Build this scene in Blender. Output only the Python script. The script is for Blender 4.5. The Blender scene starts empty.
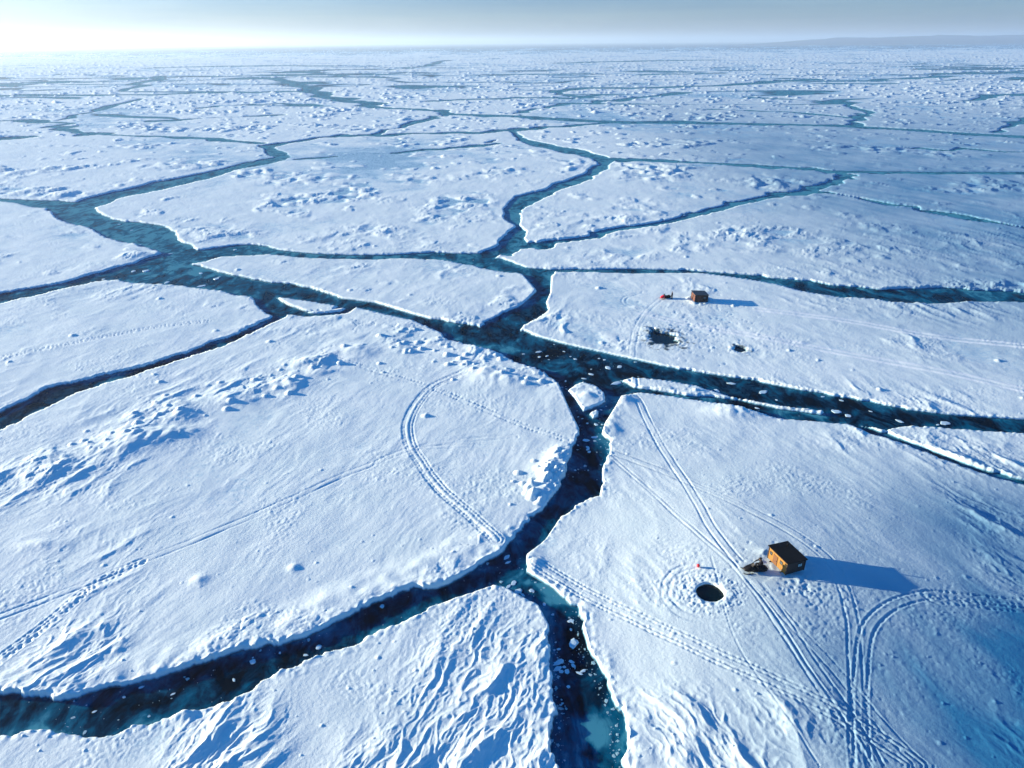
import bpy, bmesh, math, random
import numpy as np
from mathutils import Vector, Matrix

random.seed(7)
rng = np.random.default_rng(11)
R = math.radians
SC = bpy.context.scene
COL = SC.collection

# ------------------------------------------------------------------ camera
F_PX, CX, CY = 682.0, 512.0, 384.0
CAM_H = 55.0
PITCH = math.atan((CY - 42) / F_PX)
ROLL = math.radians(0.42)
CP, SP = math.cos(PITCH), math.sin(PITCH)
FB = 0.42                                    # freeboard of the floes
SUN_EL, SUN_AZ_X, SUN_AZ_Y = R(9.4), -0.978, 0.208   # direction towards the sun

cam = bpy.data.cameras.new('camera')
cam.sensor_width = 36
cam.lens = 36 * F_PX / 1024
cam.clip_end = 200000
cam.clip_start = 0.5
cam_o = bpy.data.objects.new('camera', cam)
cam_o.location = (0, 0, CAM_H)
cam_o.rotation_euler = (Matrix.Rotation(math.pi / 2 - PITCH, 3, 'X') @ Matrix.Rotation(-ROLL, 3, 'Z')).to_euler()
COL.objects.link(cam_o)
SC.camera = cam_o


def macro(x, y):
    """broad swells of the snow cover on top of the freeboard"""
    x = np.asarray(x, float)
    y = np.asarray(y, float)
    sm = lambda t: t * t * (3 - 2 * t)
    a = sm(np.clip((x - 4 - .04 * (y - 37)) / 26, 0, 1))
    b = sm(np.clip((x - 27) / 50, 0, 1))
    win = sm(np.clip((y - 8) / 20, 0, 1)) * (1 - sm(np.clip((y - 64) / 26, 0, 1)))
    return 1.25 * a * (1 - b) * win


def ground(px, py, z=None):
    """a pixel of the survey photo -> world (x, y) on the snow (or at height z)"""
    u, v = px - CX, py - CY
    dx = (u * math.cos(ROLL) - v * math.sin(ROLL)) / F_PX
    dy = -(u * math.sin(ROLL) + v * math.cos(ROLL)) / F_PX
    Y = CP + dy * SP
    Z = -SP + dy * CP
    zz = FB if z is None else z
    for _ in range(8):
        t = (CAM_H - zz) / -Z
        x, y = dx * t, Y * t
        if z is not None:
            break
        zz = FB + float(macro(x, y))
    return x, y


def G(pts, z=None):
    return np.array([ground(a, b, z) for a, b in pts])


def smoo(t):
    t = np.clip(t, 0, 1)
    return t * t * (3 - 2 * t)


# ------------------------------------------------------------------ noise
_P = rng.permutation(512)
_GA = rng.uniform(0, 2 * math.pi, 512)
_GX, _GY = np.cos(_GA), np.sin(_GA)


def pn(x, y, seed=0):
    xi = np.floor(x).astype(np.int64)
    yi = np.floor(y).astype(np.int64)
    xf = x - xi
    yf = y - yi
    u = xf * xf * xf * (xf * (xf * 6 - 15) + 10)
    v = yf * yf * yf * (yf * (yf * 6 - 15) + 10)

    def g(ix, iy, fx, fy):
        h = _P[(_P[(_P[(ix + seed * 57) & 511] + iy) & 511] + (ix >> 9) + (iy >> 9) * 3) & 511]
        return _GX[h] * fx + _GY[h] * fy
    n00 = g(xi, yi, xf, yf)
    n10 = g(xi + 1, yi, xf - 1, yf)
    n01 = g(xi, yi + 1, xf, yf - 1)
    n11 = g(xi + 1, yi + 1, xf - 1, yf - 1)
    a = n00 + u * (n10 - n00)
    b = n01 + u * (n11 - n01)
    return (a + v * (b - a)) * 1.5


def fbm(x, y, lam, octv, seed=0, gain=0.5):
    s = 0
    a = 1.0
    for k in range(octv):
        s = s + a * pn(x / lam + 13.7 * k, y / lam - 7.1 * k, seed + k)
        lam *= 0.5
        a *= gain
    return s


# ------------------------------------------------------------------ survey grid
ys = np.concatenate([np.arange(1000, 780, -4.0), np.arange(780, 160, -0.8), np.arange(160, 70, -0.5),
                     np.arange(70, 47, -0.35), np.array([46.5, 46, 45.5, 45, 44.5, 44, 43.5, 43.2, 42.9, 42.7, 42.5])])
dyv = -(ys - CY) / F_PX
Yrow = (CP + dyv * SP) * CAM_H / -(-SP + dyv * CP)
depth = Yrow * CP + CAM_H * SP
ss = np.concatenate([np.arange(-960, -540, 6.0), np.arange(-540, 540, 1.0), np.arange(540, 961, 6.0)])
NR, NC = len(Yrow), len(ss)
X = (ss[None, :] / F_PX) * depth[:, None]
Y = np.repeat(Yrow[:, None], NC, 1)
cell = np.abs(np.gradient(Yrow))[:, None] * np.ones((1, NC))
cellx = (depth / F_PX)[:, None] * np.ones((1, NC))
Xf, Yf = X.ravel(), Y.ravel()
cellf, cellxf = cell.ravel(), cellx.ravel()
N = Xf.size


def window(x0, x1, y0, y1):
    r0 = np.searchsorted(Yrow, y0)
    r1 = np.searchsorted(Yrow, y1)
    return slice(max(r0 - 1, 0), min(r1 + 1, NR))


def poly_sd(poly, margin):
    """signed distance, negative inside the polygon, only near it"""
    out = np.full((NR, NC), 1e4)
    x0, y0 = poly.min(0) - margin
    x1, y1 = poly.max(0) + margin
    sl = window(x0, x1, y0, y1)
    m = (X[sl] > x0) & (X[sl] < x1)
    px, py = X[sl][m], Y[sl][m]
    d2 = np.full(px.shape, 1e9)
    ins = np.zeros(px.shape, bool)
    n = len(poly)
    for i in range(n):
        a, b = poly[i], poly[(i + 1) % n]
        e = b - a
        L = e @ e
        if L < 1e-9:
            continue
        wx, wy = px - a[0], py - a[1]
        t = np.clip((wx * e[0] + wy * e[1]) / L, 0, 1)
        d2 = np.minimum(d2, (wx - t * e[0]) ** 2 + (wy - t * e[1]) ** 2)
        c = ((a[1] <= py) != (b[1] <= py))
        with np.errstate(divide='ignore', invalid='ignore'):
            xi = a[0] + (py - a[1]) / (e[1] if e[1] != 0 else 1e-12) * e[0]
        ins ^= c & (px < xi)
    d = np.sqrt(d2)
    tmp = out[sl]
    tmp[m] = np.where(ins, -d, d)
    return out


def chain_sd(pts, rad, margin):
    out = np.full((NR, NC), 1e4)
    for i in range(len(pts) - 1):
        a, b = pts[i], pts[i + 1]
        ra, rb = rad[i], rad[i + 1]
        mg = margin + max(ra, rb)
        x0, x1 = min(a[0], b[0]) - mg, max(a[0], b[0]) + mg
        y0, y1 = min(a[1], b[1]) - mg, max(a[1], b[1]) + mg
        sl = window(x0, x1, y0, y1)
        m = (X[sl] > x0) & (X[sl] < x1)
        px, py = X[sl][m], Y[sl][m]
        e = b - a
        L = max(e @ e, 1e-9)
        t = np.clip(((px - a[0]) * e[0] + (py - a[1]) * e[1]) / L, 0, 1)
        d = np.hypot(px - a[0] - t * e[0], py - a[1] - t * e[1]) - (ra + t * (rb - ra))
        tmp = out[sl]
        tmp[m] = np.minimum(tmp[m], d)
    return out


def spline(P, n=8):
    P = np.asarray(P, float)
    Q = np.vstack([2 * P[0] - P[1], P, 2 * P[-1] - P[-2]])
    out = []
    for i in range(1, len(Q) - 2):
        for k in range(n):
            t = k / n
            p0, p1, p2, p3 = Q[i - 1], Q[i], Q[i + 1], Q[i + 2]
            out.append(0.5 * (2 * p1 + (p2 - p0) * t + (2 * p0 - 5 * p1 + 4 * p2 - p3) * t * t + (3 * p1 - p0 - 3 * p2 + p3) * t ** 3))
    out.append(P[-1])
    return np.array(out)


# leads traced by their two banks
LEADS = [
    # upper-left branch and its bend
    [(-60, 190), (0, 196), (75, 201), (125, 190), (150, 182), (210, 172), (250, 162), (270, 157), (262, 150), (256, 145),
     (270, 144), (280, 149), (296, 156), (290, 160), (275, 163), (235, 170), (206, 179), (175, 186), (122, 197), (97, 207), (93, 212),
     (112, 219), (150, 224), (176, 232), (180, 240), (199, 250), (184, 264), (165, 258), (162, 250), (140, 246), (103, 234.5),
     (80, 225), (52, 217), (45, 208), (0, 203), (-60, 197)],
    # branch east from the junction and the far side of the lens floe
    [(199, 249), (250, 244), (309, 251), (367, 254), (431, 251), (474, 254), (497, 243), (524, 243), (499, 257), (528, 265), (558, 268),
     (558, 273), (557, 292), (548, 312), (525, 325), (524, 329), (509, 345), (470, 332), (480, 326), (513, 306), (530, 290), (517, 275), (489, 269), (439, 259),
     (400, 258.6), (312, 258.6), (265, 255), (219, 255), (184, 264), (170, 255)],
    # far left lead
    [(163, 253), (140, 264), (94, 273), (47, 284), (0, 292), (-70, 306), (-70, 320), (0, 303.5), (47, 292), (103, 279), (122, 277), (168, 282), (184, 264)],
    # main lead
    [(163, 255), (184, 264), (234, 273), (281, 284), (332, 294), (380, 300), (419, 312), (458, 322), (480, 326), (524, 329), (567, 341), (630, 355), (680, 366),
     (747, 376), (814, 389), (895, 404.7), (949, 411), (1024, 416), (1110, 425), (1110, 446), (1024, 435), (960, 431), (915, 427), (888, 430), (868, 428),
     (814, 423), (781, 421), (730, 408), (669, 398), (640, 395), (626, 398), (610, 423), (605, 440), (575, 440), (574, 427), (563, 405), (554, 385), (536, 368), (509, 359),
     (458, 341), (415, 323.5), (380, 316), (352, 309), (312, 313), (289, 317), (280, 316), (269, 315), (269, 308), (254, 297.6), (219, 292), (168, 282), (140, 276)],
    # lower left lead
    [(269, 303), (269.5, 315), (234, 333), (191, 350), (129, 370), (51, 389.5), (0, 415), (-70, 450), (-70, 466), (0, 428.5), (47, 401), (70, 388), (137, 374.5), (195, 354.5), (250, 335.5), (289, 318), (300, 310)],
    # thin lead along the right foot of the main lead
    [(868, 428), (888, 430), (935, 448), (982, 468), (1024, 478), (1100, 492), (1100, 498), (1024, 482), (1002, 475.5), (949, 457), (898, 440), (870, 431)],
    # east lead
    [(545, 267), (560, 267.5), (630, 266), (685, 267.7), (747, 272), (814, 282), (881, 290), (949, 290.5), (1024, 293), (1110, 297), (1110, 305), (1024, 300), (976, 300.6), (895, 299),
     (814, 292), (747, 281), (704, 275), (630, 275), (557, 273), (545, 271)],
    # lead running away to the north
    [(508, 131), (513, 139), (525, 145), (545, 150), (575, 155), (592, 159), (597, 164), (585, 169), (563, 181), (540, 190), (520, 197), (501, 208), (500, 216), (509, 226),
     (497, 243), (480, 254), (512, 256), (524, 243), (533, 231), (522, 220), (524, 210), (542, 197), (567, 187), (590, 179), (607, 170), (618, 160), (608, 156), (585, 150), (557, 145.5), (527, 137), (513, 130)],
    # south lead
    [(575, 430), (605, 430), (614, 439), (599, 470), (593, 491), (571, 505), (560, 523), (548, 540), (530, 554), (530, 569), (556, 585), (579, 607), (589, 636), (599, 675), (614, 710), (622, 741),
     (626, 790), (640, 900), (590, 900), (567, 790), (565, 768), (558, 734), (560, 702), (548, 655), (546, 624), (536, 605), (500, 587), (493, 587), (480, 575), (497, 552), (536, 511), (563, 487), (573, 458), (579, 427)],
    # lower-left foreground lead
    [(520, 545), (497, 552), (446, 581), (400, 595), (332, 620), (273, 648), (219, 663), (156, 681), (98, 693), (58, 705), (23, 700), (0, 695), (-90, 690), (-90, 745), (0, 734), (62, 730), (113, 724), (172, 710), (234, 691),
     (273, 673), (324, 653), (359, 640), (400, 620), (438, 606), (493, 587), (530, 575)],
]
# narrow leads: (x, y, vertical width in px)
CRACKS = [
    [(270, 145, 5), (325, 137.5, 2.4), (365, 135, 2.6), (395, 128, 3.2), (435, 117.5, 2.6), (450, 114, 2.4)],
    [(450, 114, 2.2), (435, 111, 2.4), (380, 107.5, 3), (365, 103, 5), (350, 100, 4), (320, 92.5, 4), (300, 85, 3.6), (280, 77.5, 1.6)],
    [(446, 114, 2), (512, 116, 2), (557, 119, 2.4), (607, 121.5, 3), (737, 123.5, 3), (852, 126.5, 2.6), (992, 135, 2.6), (1110, 139, 2.6)],
    [(365, 135, 2), (450, 132.5, 2.4), (512, 130, 3), (542, 127.5, 2.8), (607, 121.5, 2)],
    [(610, 159, 3.2), (632, 160, 2.6), (737, 164, 2.4), (812, 169, 2.4), (837, 172, 4), (843, 177, 6), (832, 182, 6), (812, 189.5, 4), (762, 197.5, 3.6), (702, 212.5, 3.6), (662, 222.5, 3.4), (604, 231, 3.4),
     (597, 236, 5), (562, 240.5, 3), (520, 246, 3)],
    [(840, 171, 2.2), (937, 172.5, 2.4), (1110, 173, 2.4)],
    [(812, 192, 1.2), (912, 207.5, 1.3), (1024, 227.5, 1.4), (1110, 242, 1.4)],
    [(557, 92.5, 2), (587, 88.5, 2.4), (712, 86, 1.6), (770, 82, 2.2), (812, 79, 2)],
    [(557, 92.5, 1.8), (575, 95.5, 1.2), (610, 94.5, 1)],
    [(522, 115, 1.8), (526, 111, 2), (562, 106, 2), (612, 100, 2), (682, 92.5, 2)],
    [(852, 126, 2.4), (857, 116, 2), (869, 111, 1.6), (832, 102, 1), (747, 97, 1.2)],
    [(997, 132, 2.4), (1010, 124, 2.2), (1030, 118, 2), (1100, 112, 3)],
    [(962, 101, 1.4), (1012, 95, 2.4), (1100, 88, 2)],
    [(877, 80, 1.2), (942, 76, 1.6)],
    [(-60, 96, 1.6), (0, 95, 1.6), (125, 95, 1.4), (300, 91, 1.2)],
    [(122, 91, 1.6), (150, 82, 2), (160, 76, 1.6)],
    [(36, 121, 3.5), (60, 120, 2.5), (105, 107, 3.4), (140, 98.5, 1.5)],
    [(-60, 122, 1.4), (0, 121, 1.6), (40, 121, 2), (65, 127, 3), (80, 134, 3.5), (125, 136, 1.6), (200, 139, 1.8), (262, 143, 2.4)],
    [(295, 159, 1.6), (400, 152, 1.4), (480, 146, 1.6), (502, 138, 1.4)],
    [(150, 121, 0.9), (280, 115, 0.9)],
    [(-10, 140, 2), (5, 138, 4), (30, 136.5, 2)],
    [(387, 70, 1.2), (425, 66, 1.4), (450, 60, 0.9)],
    [(86, 134, 3), (112, 133, 2.4)],
    [(20, 83, 1.2), (90, 82, 1.2)], [(430, 101, 1.2), (520, 98, 1.2), (600, 97, .8)], [(560, 63, .8), (640, 61, 1), (710, 60, .7)], [(150, 68, .8), (240, 66, 1), (330, 66, .7)], [(640, 75, .9), (720, 73, .9)],
    [(700, 109, .9), (790, 112, 1.2), (852, 118, 1)], [(880, 145, 1), (950, 150, 1.2), (1040, 152, 1)], [(200, 108, 1), (260, 104, 1.2), (320, 106, .8)],
]
OUTER = [  # the leads go on beyond the frame
    ([(-50, 193), (-300, 175), (-520, 190)], 9), ([(-60, 313), (-300, 350), (-520, 380)], 4), ([(-60, 456), (-280, 520), (-520, 590)], 2.5), ([(-80, 718), (-300, 740), (-520, 750)], 2.5),
    ([(1100, 435), (1300, 462), (1540, 480)], 2.8), ([(1090, 495), (1300, 530), (1540, 560)], .7), ([(1100, 301), (1300, 318), (1540, 330)], 3), ([(1100, 139), (1540, 150)], 7), ([(1100, 173), (1540, 180)], 5),
    ([(1100, 242), (1540, 290)], 1.2), ([(615, 880), (618, 960), (640, 1100)], 1.6), ([(-50, 96), (-520, 100)], 9), ([(-50, 122), (-520, 128)], 7)]
# pieces of ice standing in the leads (cut back out of the water)
ISLES = [
    [(273, 296), (300, 299), (340, 305.5), (330, 310), (306, 311), (289, 305)],
    [(567, 390), (574, 385), (583, 381.5), (596, 385), (605, 392), (607, 401), (596, 406), (583, 411), (577, 402)],
    [(588, 412.5), (595, 408.5), (601, 409.5), (600, 416), (593, 418)],
    [(621, 380), (632, 376.5), (660, 379), (700, 386), (731, 395.5), (780, 405), (829, 410.5), (822, 414), (781, 408.5), (747, 401), (714, 396), (685, 395), (660, 390), (634, 387)],
]
HOLES = [  # fishing holes: pixel centre, radius m, raggedness
    ((710, 592), 1.32, 0.10), ((664, 338), 2.5, 1.0), ((741, 348.6), 1.25, 0.5)]

sd = np.full((NR, NC), 1e4)
for L in LEADS:
    P = G(L)
    mg = max(12.0, 0.12 * P[:, 1].mean())
    sd = np.minimum(sd, poly_sd(P, mg))
sd = sd + .008 * np.clip(Y - 60, 0, 400)      # keep the narrowness of the leads seen at a low angle
for L in CRACKS:
    P, rad = [], []
    for (a, b, w) in L:
        P.append(ground(a, b))
        rad.append(0.5 * (ground(a, b - w / 2)[1] - ground(a, b + w / 2)[1]) * 0.62)
    P = np.array(P)
    tg = np.gradient(P, axis=0)
    rad = np.array(rad) * np.clip(np.abs(tg[:, 0]) / np.hypot(tg[:, 0], tg[:, 1]), .12, 1)
    n = 5
    Ps = spline(P, n)
    Ps = Ps + np.stack([np.zeros(len(Ps)), np.cumsum(rng.normal(0, 1, len(Ps))) * .0], 1)
    Ps[1:-1] += rng.normal(0, 1, (len(Ps) - 2, 2)) * np.stack([Ps[1:-1, 1] * .006, Ps[1:-1, 1] * .009], 1)
    rs = np.interp(np.arange(len(Ps)) / n, np.arange(len(rad)), rad)
    sd = np.minimum(sd, chain_sd(Ps, rs, max(15.0, 0.05 * P[:, 1].mean())))
for L, r_ in OUTER:
    P = spline(G(L), 6)
    sd = np.minimum(sd, chain_sd(P, np.full(len(P), r_), 8))

# ragged banks: break-up of the outline at several scales
def edge_noise():
    e = 0
    for lam, k, sd_ in ((60, .07, 1), (22, .12, 2), (8, .11, 3), (3, .15, 4), (1.3, .20, 5), (.6, .22, 6), (.3, .24, 7)):
        wgt = np.clip((lam / cellx - 1.0) / 2.0, 0, 1)
        near = np.clip(Y * 0.02 / (lam * k), 0, 1) if lam > 20 else 1.0
        e = e + lam * k * wgt * near * pn(X / lam, Y / lam, sd_)
    return e
EN = edge_noise()
EN = np.minimum(EN, .15 + Y / 200)           # floes never bridge a lead
sd = sd + EN
for L, r_ in (([(835, 416), (856, 424), (872, 431), (895, 438.5), (920, 447), (966, 464.5), (1012, 478.5), (1100, 495), (1300, 530), (1540, 560)], .7), ([(180, 254), (199, 252.5), (250, 249.5), (309, 255), (367, 256.5), (431, 255), (490, 255)], 2.2), ([(272, 303), (280, 309), (290, 311.5), (312, 314.2), (342, 312), (352, 306)], 1.0), ([(832, 182), (812, 189.5), (762, 197.5), (702, 212.5), (662, 222.5), (604, 231), (597, 236), (562, 240.5), (520, 246)], 1.6), ([(610, 159), (632, 160), (737, 164), (812, 169), (837, 172), (843, 177), (832, 182)], 1.6), ([(838, 171.3), (937, 172.5), (1110, 173), (1300, 176), (1540, 180)], 3.0), ([(446, 114), (512, 116), (557, 119), (607, 121.5), (737, 123.5), (852, 126.5), (992, 135), (1110, 139), (1540, 150)], 6.0), ([(868, 428), (880, 433), (892, 438)], .6), ([(1000, 473.5), (1030, 484), (1095, 496)], .6)):
    P = spline(G(L), 5)
    sd = np.minimum(sd, chain_sd(P, np.full(len(P), r_), 4) + .15 * pn(X / 1.5, Y / 1.5, 9))
for L in ISLES:
    sd = np.maximum(sd, -poly_sd(G(L), 10.0) - .12 + .22 * pn(X / 2.5, Y / 2.5, 7) + .12 * pn(X / .9, Y / .9, 8))
# far away, short dark leads that the survey is too coarse to trace one by one
fx = pn(X / 420 + 3, Y / 190, 31) + 0.35 * pn(X / 90, Y / 60, 32)
fm = pn(X / 700, Y / 900, 33)
far_w = smoo((Y - 500) / 500)
crk = np.abs(fx) * 60 - (0.5 + np.minimum(Y, 1500) * 0.0005) * 3.0 * np.clip((fm - 0.2) * 3, -1, 1)
hl = np.abs(pn(X / 330 + 9, Y / 105, 34) + .12 * pn(X / 60, Y / 30, 36)) * 42 - 1.0 * np.minimum(cell, 14) * np.clip(pn(X / 200, Y / 150, 35) * 3 - .65, -1, .5)
fw2 = smoo((Y - 330) / 300)
hl = hl + 25 * smoo((Y - 1300) / 1200)
crk = crk + 40 * smoo((Y - 1600) / 1500)
sd = np.where(far_w > 0.02, np.minimum(sd, crk + (1 - far_w) * 80), sd)
sd = np.where(fw2 > .02, np.minimum(sd, hl + (1 - fw2) * 80), sd)
# fishing holes
HOLE_XY = []
hole_d = np.full((NR, NC), 1e4)
for (c, r, rag) in HOLES:
    hx, hy = ground(*c)
    HOLE_XY.append((hx, hy, r))
    d = np.hypot(X - hx, (Y - hy) * (1.0 if rag < .2 else 0.85))
    m = d < r * 4
    dd = d - r
    dd = dd + np.where(m, rag * (1.7 * fbm(X, Y, 2.6, 3, 41) * (0.55 + 0.45 * d / r)), 0)
    hole_d = np.where(m, np.minimum(hole_d, dd), hole_d)

# ------------------------------------------------------------------ relief of the snow
w_right = smoo((X - 2 - 0.06 * np.clip(Y - 37, 0, 400)) / (10 + 0.05 * Y))


def wind(theta):
    c, s = math.cos(theta), math.sin(theta)
    along = X * s + Y * c
    cross = X * c - Y * s
    wx = 1.4 * pn(X / 9, Y / 9, 51) + .28 * pn(X / 2.8, Y / 2.8, 52) + .12 * pn(X / .9, Y / .9, 53)
    return along, cross + wx


def ridged(a, c, la, lc, seed):
    n = pn(a / la, c / lc, seed)
    r = 1 - np.abs(n) * 2.1
    return np.clip(r, 0, 1) ** 2.0


def sastrugi(theta, seed):
    a, c = wind(theta)
    big = ridged(a, c, 15, 6.2, seed) * 0.62
    mid = ridged(a, c, 5.0, 1.9, seed + 1) * 0.18
    small = ridged(a, c, 1.7, 0.75, seed + 2) * 0.11 + np.abs(pn(a / .9, c / .6, seed + 6)) * .07 * np.clip(.6 / cellx / 2, 0, 1) * np.clip(0.8 / cellx / 2, 0, 1)
    fine = pn(a / 5.0, c / 0.9, seed + 3) * 0.018 + pn(a / 2.0, c / 0.35, seed + 4) * 0.008 * np.clip(.35 / cellx / 2, 0, 1)
    br = smoo(pn(a / 6.0, c / 2.5, seed + 5) * 1.5 + .6)
    return (big + mid * 1.15) * (.35 + .65 * br) + small * (1.3 - .5 * br), fine


SL, FL = sastrugi(R(24), 61)
SR, FR = sastrugi(R(-22), 71)
SAS = SL * (1 - w_right) + SR * w_right
FINE = FL * (1 - w_right) + FR * w_right


def ell(px, py, rx, ry, rot=0.0):
    """soft elliptical patch: centre in survey pixels, half sizes in metres along x / y"""
    cx, cy = ground(px, py)
    c, s = math.cos(rot), math.sin(rot)
    dx, dy = X - cx, Y - cy
    u = (dx * c + dy * s) / rx
    v = (-dx * s + dy * c) / ry
    return smoo((1.6 - np.sqrt(u * u + v * v)) / 1.25)


mS = np.zeros((NR, NC))
for (px, py, rx, ry, rot, k) in [
        (70, 655, 4.5, 5.5, 0, 1.0), (35, 690, 5, 3, 0, .8), (225, 745, 4.5, 5, -.4, 1.1), (250, 760, 3, 4, -.4, .6),
        (480, 690, 7.5, 9, 0, .9), (530, 640, 4, 4, 0, .7), (410, 760, 6, 4, 0, .8), (500, 770, 6, 5, 0, 1.1),
        (690, 735, 5, 5, 0, .9), (640, 760, 4, 5, 0, .7), (790, 715, 5, 3, 0, .75), (740, 765, 5, 4, 0, .8),
        (1000, 520, 4, 8, .3, .9), (1015, 575, 3, 6, .3, .8), (1015, 740, 2.5, 4, .3, .6), (960, 680, 3, 3, 0, .18),
        (570, 600, 3, 3, 0, .12), (640, 580, 4, 5, 0, .22), (590, 560, 3, 5, 0, .3),
        (215, 385, 22, 9, .45, .35), (60, 470, 10, 9, .3, .7), (20, 480, 8, 6, 0, .7), (105, 595, 5, 5, 0, .3), (60, 545, 4, 4, 0, .35),
        (120, 540, 4, 6, 0, .3), (380, 470, 8, 7, 0, .10), (720, 330, 8, 9, 0, .08), (560, 320, 8, 8, 0, .45),
        (860, 400, 11, 7, 0, .5), (930, 405, 10, 6, 0, .6), (780, 395, 8, 5, 0, .3), (985, 460, 8, 5, 0, .9), (920, 440, 6, 3, 0, .5), (850, 440, 7, 4, 0, .35),
        (950, 305, 14, 10, 0, .7), (850, 302, 14, 7, 0, .5), (920, 345, 7, 7, 0, .6), (950, 250, 22, 16, 0, .6), (1000, 240, 18, 14, 0, .6),
        (970, 285, 13, 5, 0, .7), (840, 270, 18, 8, 0, .45), (300, 330, 12, 5, 0, .3)]:
    mS = np.maximum(mS, k * ell(px, py, rx, ry, rot))

# rubble and pressure ridges
mR = np.zeros((NR, NC))
for pts, rad, k in [
        ([(60, 455), (130, 425), (200, 402), (270, 380), (330, 352), (400, 338)], 7.0, .68),
        ([(400, 338), (450, 350), (500, 368), (545, 375)], 4.5, .75),
        ([(270, 370), (250, 400)], 4, .6),
        ([(562, 455), (550, 480), (530, 495), (515, 505)], 2.6, 1.0),
        ([(500, 505), (455, 545), (400, 575), (330, 598)], 1.8, .5),
        ([(268, 620), (232, 640)], 1.6, .6),
        ([(380, 330), (300, 315)], 3.0, .5),
        ([(600, 430), (590, 470), (565, 505), (540, 545)], 1.3, .7),
        ([(620, 386), (660, 384), (720, 392), (800, 407)], 1.6, .5),
        ([(485, 250), (430, 245), (360, 247)], 5, .35),
        ([(520, 290), (490, 315), (460, 318)], 3.5, .5),
        ([(138, 256), (160, 254)], 5, .9),
        ([(555, 320), (590, 335), (640, 350)], 3.0, .6),
        ([(960, 288), (1024, 290)], 5, 1.1)]:
    d = chain_sd(spline(G(pts), 5), np.full(5 * (len(pts) - 1) + 1, rad * .45), rad * 2)
    mR = np.maximum(mR, k * smoo(1.1 - np.clip(d, 0, 1e3) / rad))
for (px, py, rx, ry, k) in [
        (460, 203, 14, 13, 1.0), (652, 171, 18, 24, 1.1), (780, 184, 16, 20, .8), (760, 236, 16, 12, .9), (300, 180, 18, 16, .8), (370, 232, 14, 10, .7), (190, 165, 20, 16, .9),
        (500, 172, 14, 16, .6), (430, 180, 14, 12, .6), (290, 200, 12, 12, .6), (220, 235, 12, 7, .9), (545, 215, 8, 8, .5), (700, 240, 12, 9, .5),
        (880, 230, 12, 12, .6), (330, 240, 12, 7, .5), (95, 268, 8, 5, .3), (620, 255, 12, 6, .5), (60, 300, 9, 5, .35), (120, 290, 12, 7, .6), (560, 235, 6, 8, .5), (640, 205, 14, 14, .3)]:
    mR = np.maximum(mR, k * ell(px, py, rx, ry))
# scattered hummock fields farther out
hm = fbm(X, Y, 62, 3, 81)
hm2 = pn(X / 300, Y / 260, 85)
mR = np.maximum(mR, smoo((hm - 0.30 + 0.12 * hm2) / 0.22) * smoo((Y - 110) / 160) * .95)
hm3 = fbm(X, Y, 26, 2, 88)
mR = np.maximum(mR, smoo((hm3 - 0.48) / 0.2) * smoo((Y - 90) / 140) * .6)
mR = mR * (1 - (1 - smoo((pn(X / 13, Y / 11, 86) + .30) / .5)) * (1 - smoo((Y - 110) / 60)))
mR = mR * (1 - smoo((Y - 120) / 150) * (1 - smoo(sd / (.03 * Y + .1))))
a2, c2 = wind(R(24))


def slabs(x, y, size, seed):
    """broken ice: cells of an irregular paving, each tilted its own way"""
    xs, yy = x / size, y / size
    xi, yi = np.floor(xs).astype(np.int64), np.floor(yy).astype(np.int64)
    best = np.full(x.shape, 1e9)
    hh = np.zeros(x.shape)
    for i in (-1, 0, 1):
        for j in (-1, 0, 1):
            h = _P[(_P[(xi + i + seed * 31) & 511] + yi + j) & 511]
            h2 = _P[(h + 77) & 511]
            dx = xs - (xi + i + .1 + .8 * h / 511)
            dy = yy - (yi + j + .1 + .8 * h2 / 511)
            d = dx * dx + dy * dy
            k_ = d < best
            best[k_] = d[k_]
            a_ = _GA[(h + h2) & 511]
            v = .3 + .55 * _P[(h2 + 13) & 511] / 511 + (np.cos(a_) * dx + np.sin(a_) * dy) * (.35 + .6 * h / 511)
            hh[k_] = v[k_]
    return np.clip(hh, 0, 1.4)


hm4 = fbm(X, Y, 13, 2, 89)
mR = np.maximum(mR, smoo((hm4 - 0.50 + .16 * smoo((Y - 300) / 500)) / 0.16) * smoo((Y - 80) / 100) * smoo(sd / 8) * (.5 + .5 * smoo((Y - 300) / 500)))
rub_m = mR > .01
rb_ = np.zeros((NR, NC))
_x, _y, _a, _c = X[rub_m], Y[rub_m], a2[rub_m], c2[rub_m]
_x = _x + .5 * pn(_x / 2, _y / 2, 95)
_fw = smoo((_y - 150) / 250)
_v = (slabs(_a * .55, _c, 2.4, 1) * .55 + slabs(_a * .7, _c, 1.0, 2) * .28) * (1 - _fw) + (slabs(_x, _y * .45, 9.0, 3) * .55 + .7 * np.abs(pn(_x / 16, _y / 22, 94))) * _fw + .45 * np.abs(pn(_x / 11, _y / 8, 93))
_v = _v * smoo((fbm(_x, _y, 9, 2, 96) + .42) / .7)
rb_[rub_m] = _v
rb = rb_
del _x, _y, _a, _c, _v, _fw
RUB = rb + 0.12 * SAS

# gentle plain texture everywhere
plain = 0.045 * pn(X / 7, Y / 7, 101) + 0.09 * pn(X / 17, Y / 17, 102) + 0.022 * pn(X / 2.6, Y / 2.6, 103) + FINE * (.35 + .9 * smoo(pn(X / 10, Y / 12, 104) + .4))
pat = smoo((fbm(X, Y, 12, 2, 105) - 0.05) / 0.5)
crust = (pat + .15) * 0.05 * (np.abs(pn(X / 0.8, Y / 0.8, 106)) + np.abs(pn(X / 0.42, Y / 0.5, 107)) * .6) * np.clip(.8 / cellx / 2, 0, 1)
swell = 0.12 * pn(X / 48, Y / 48, 108) * smoo((Y - 70) / 60) + 0.3 * pn(X / 130, Y / 150, 109) * smoo((Y - 200) / 200)

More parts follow.
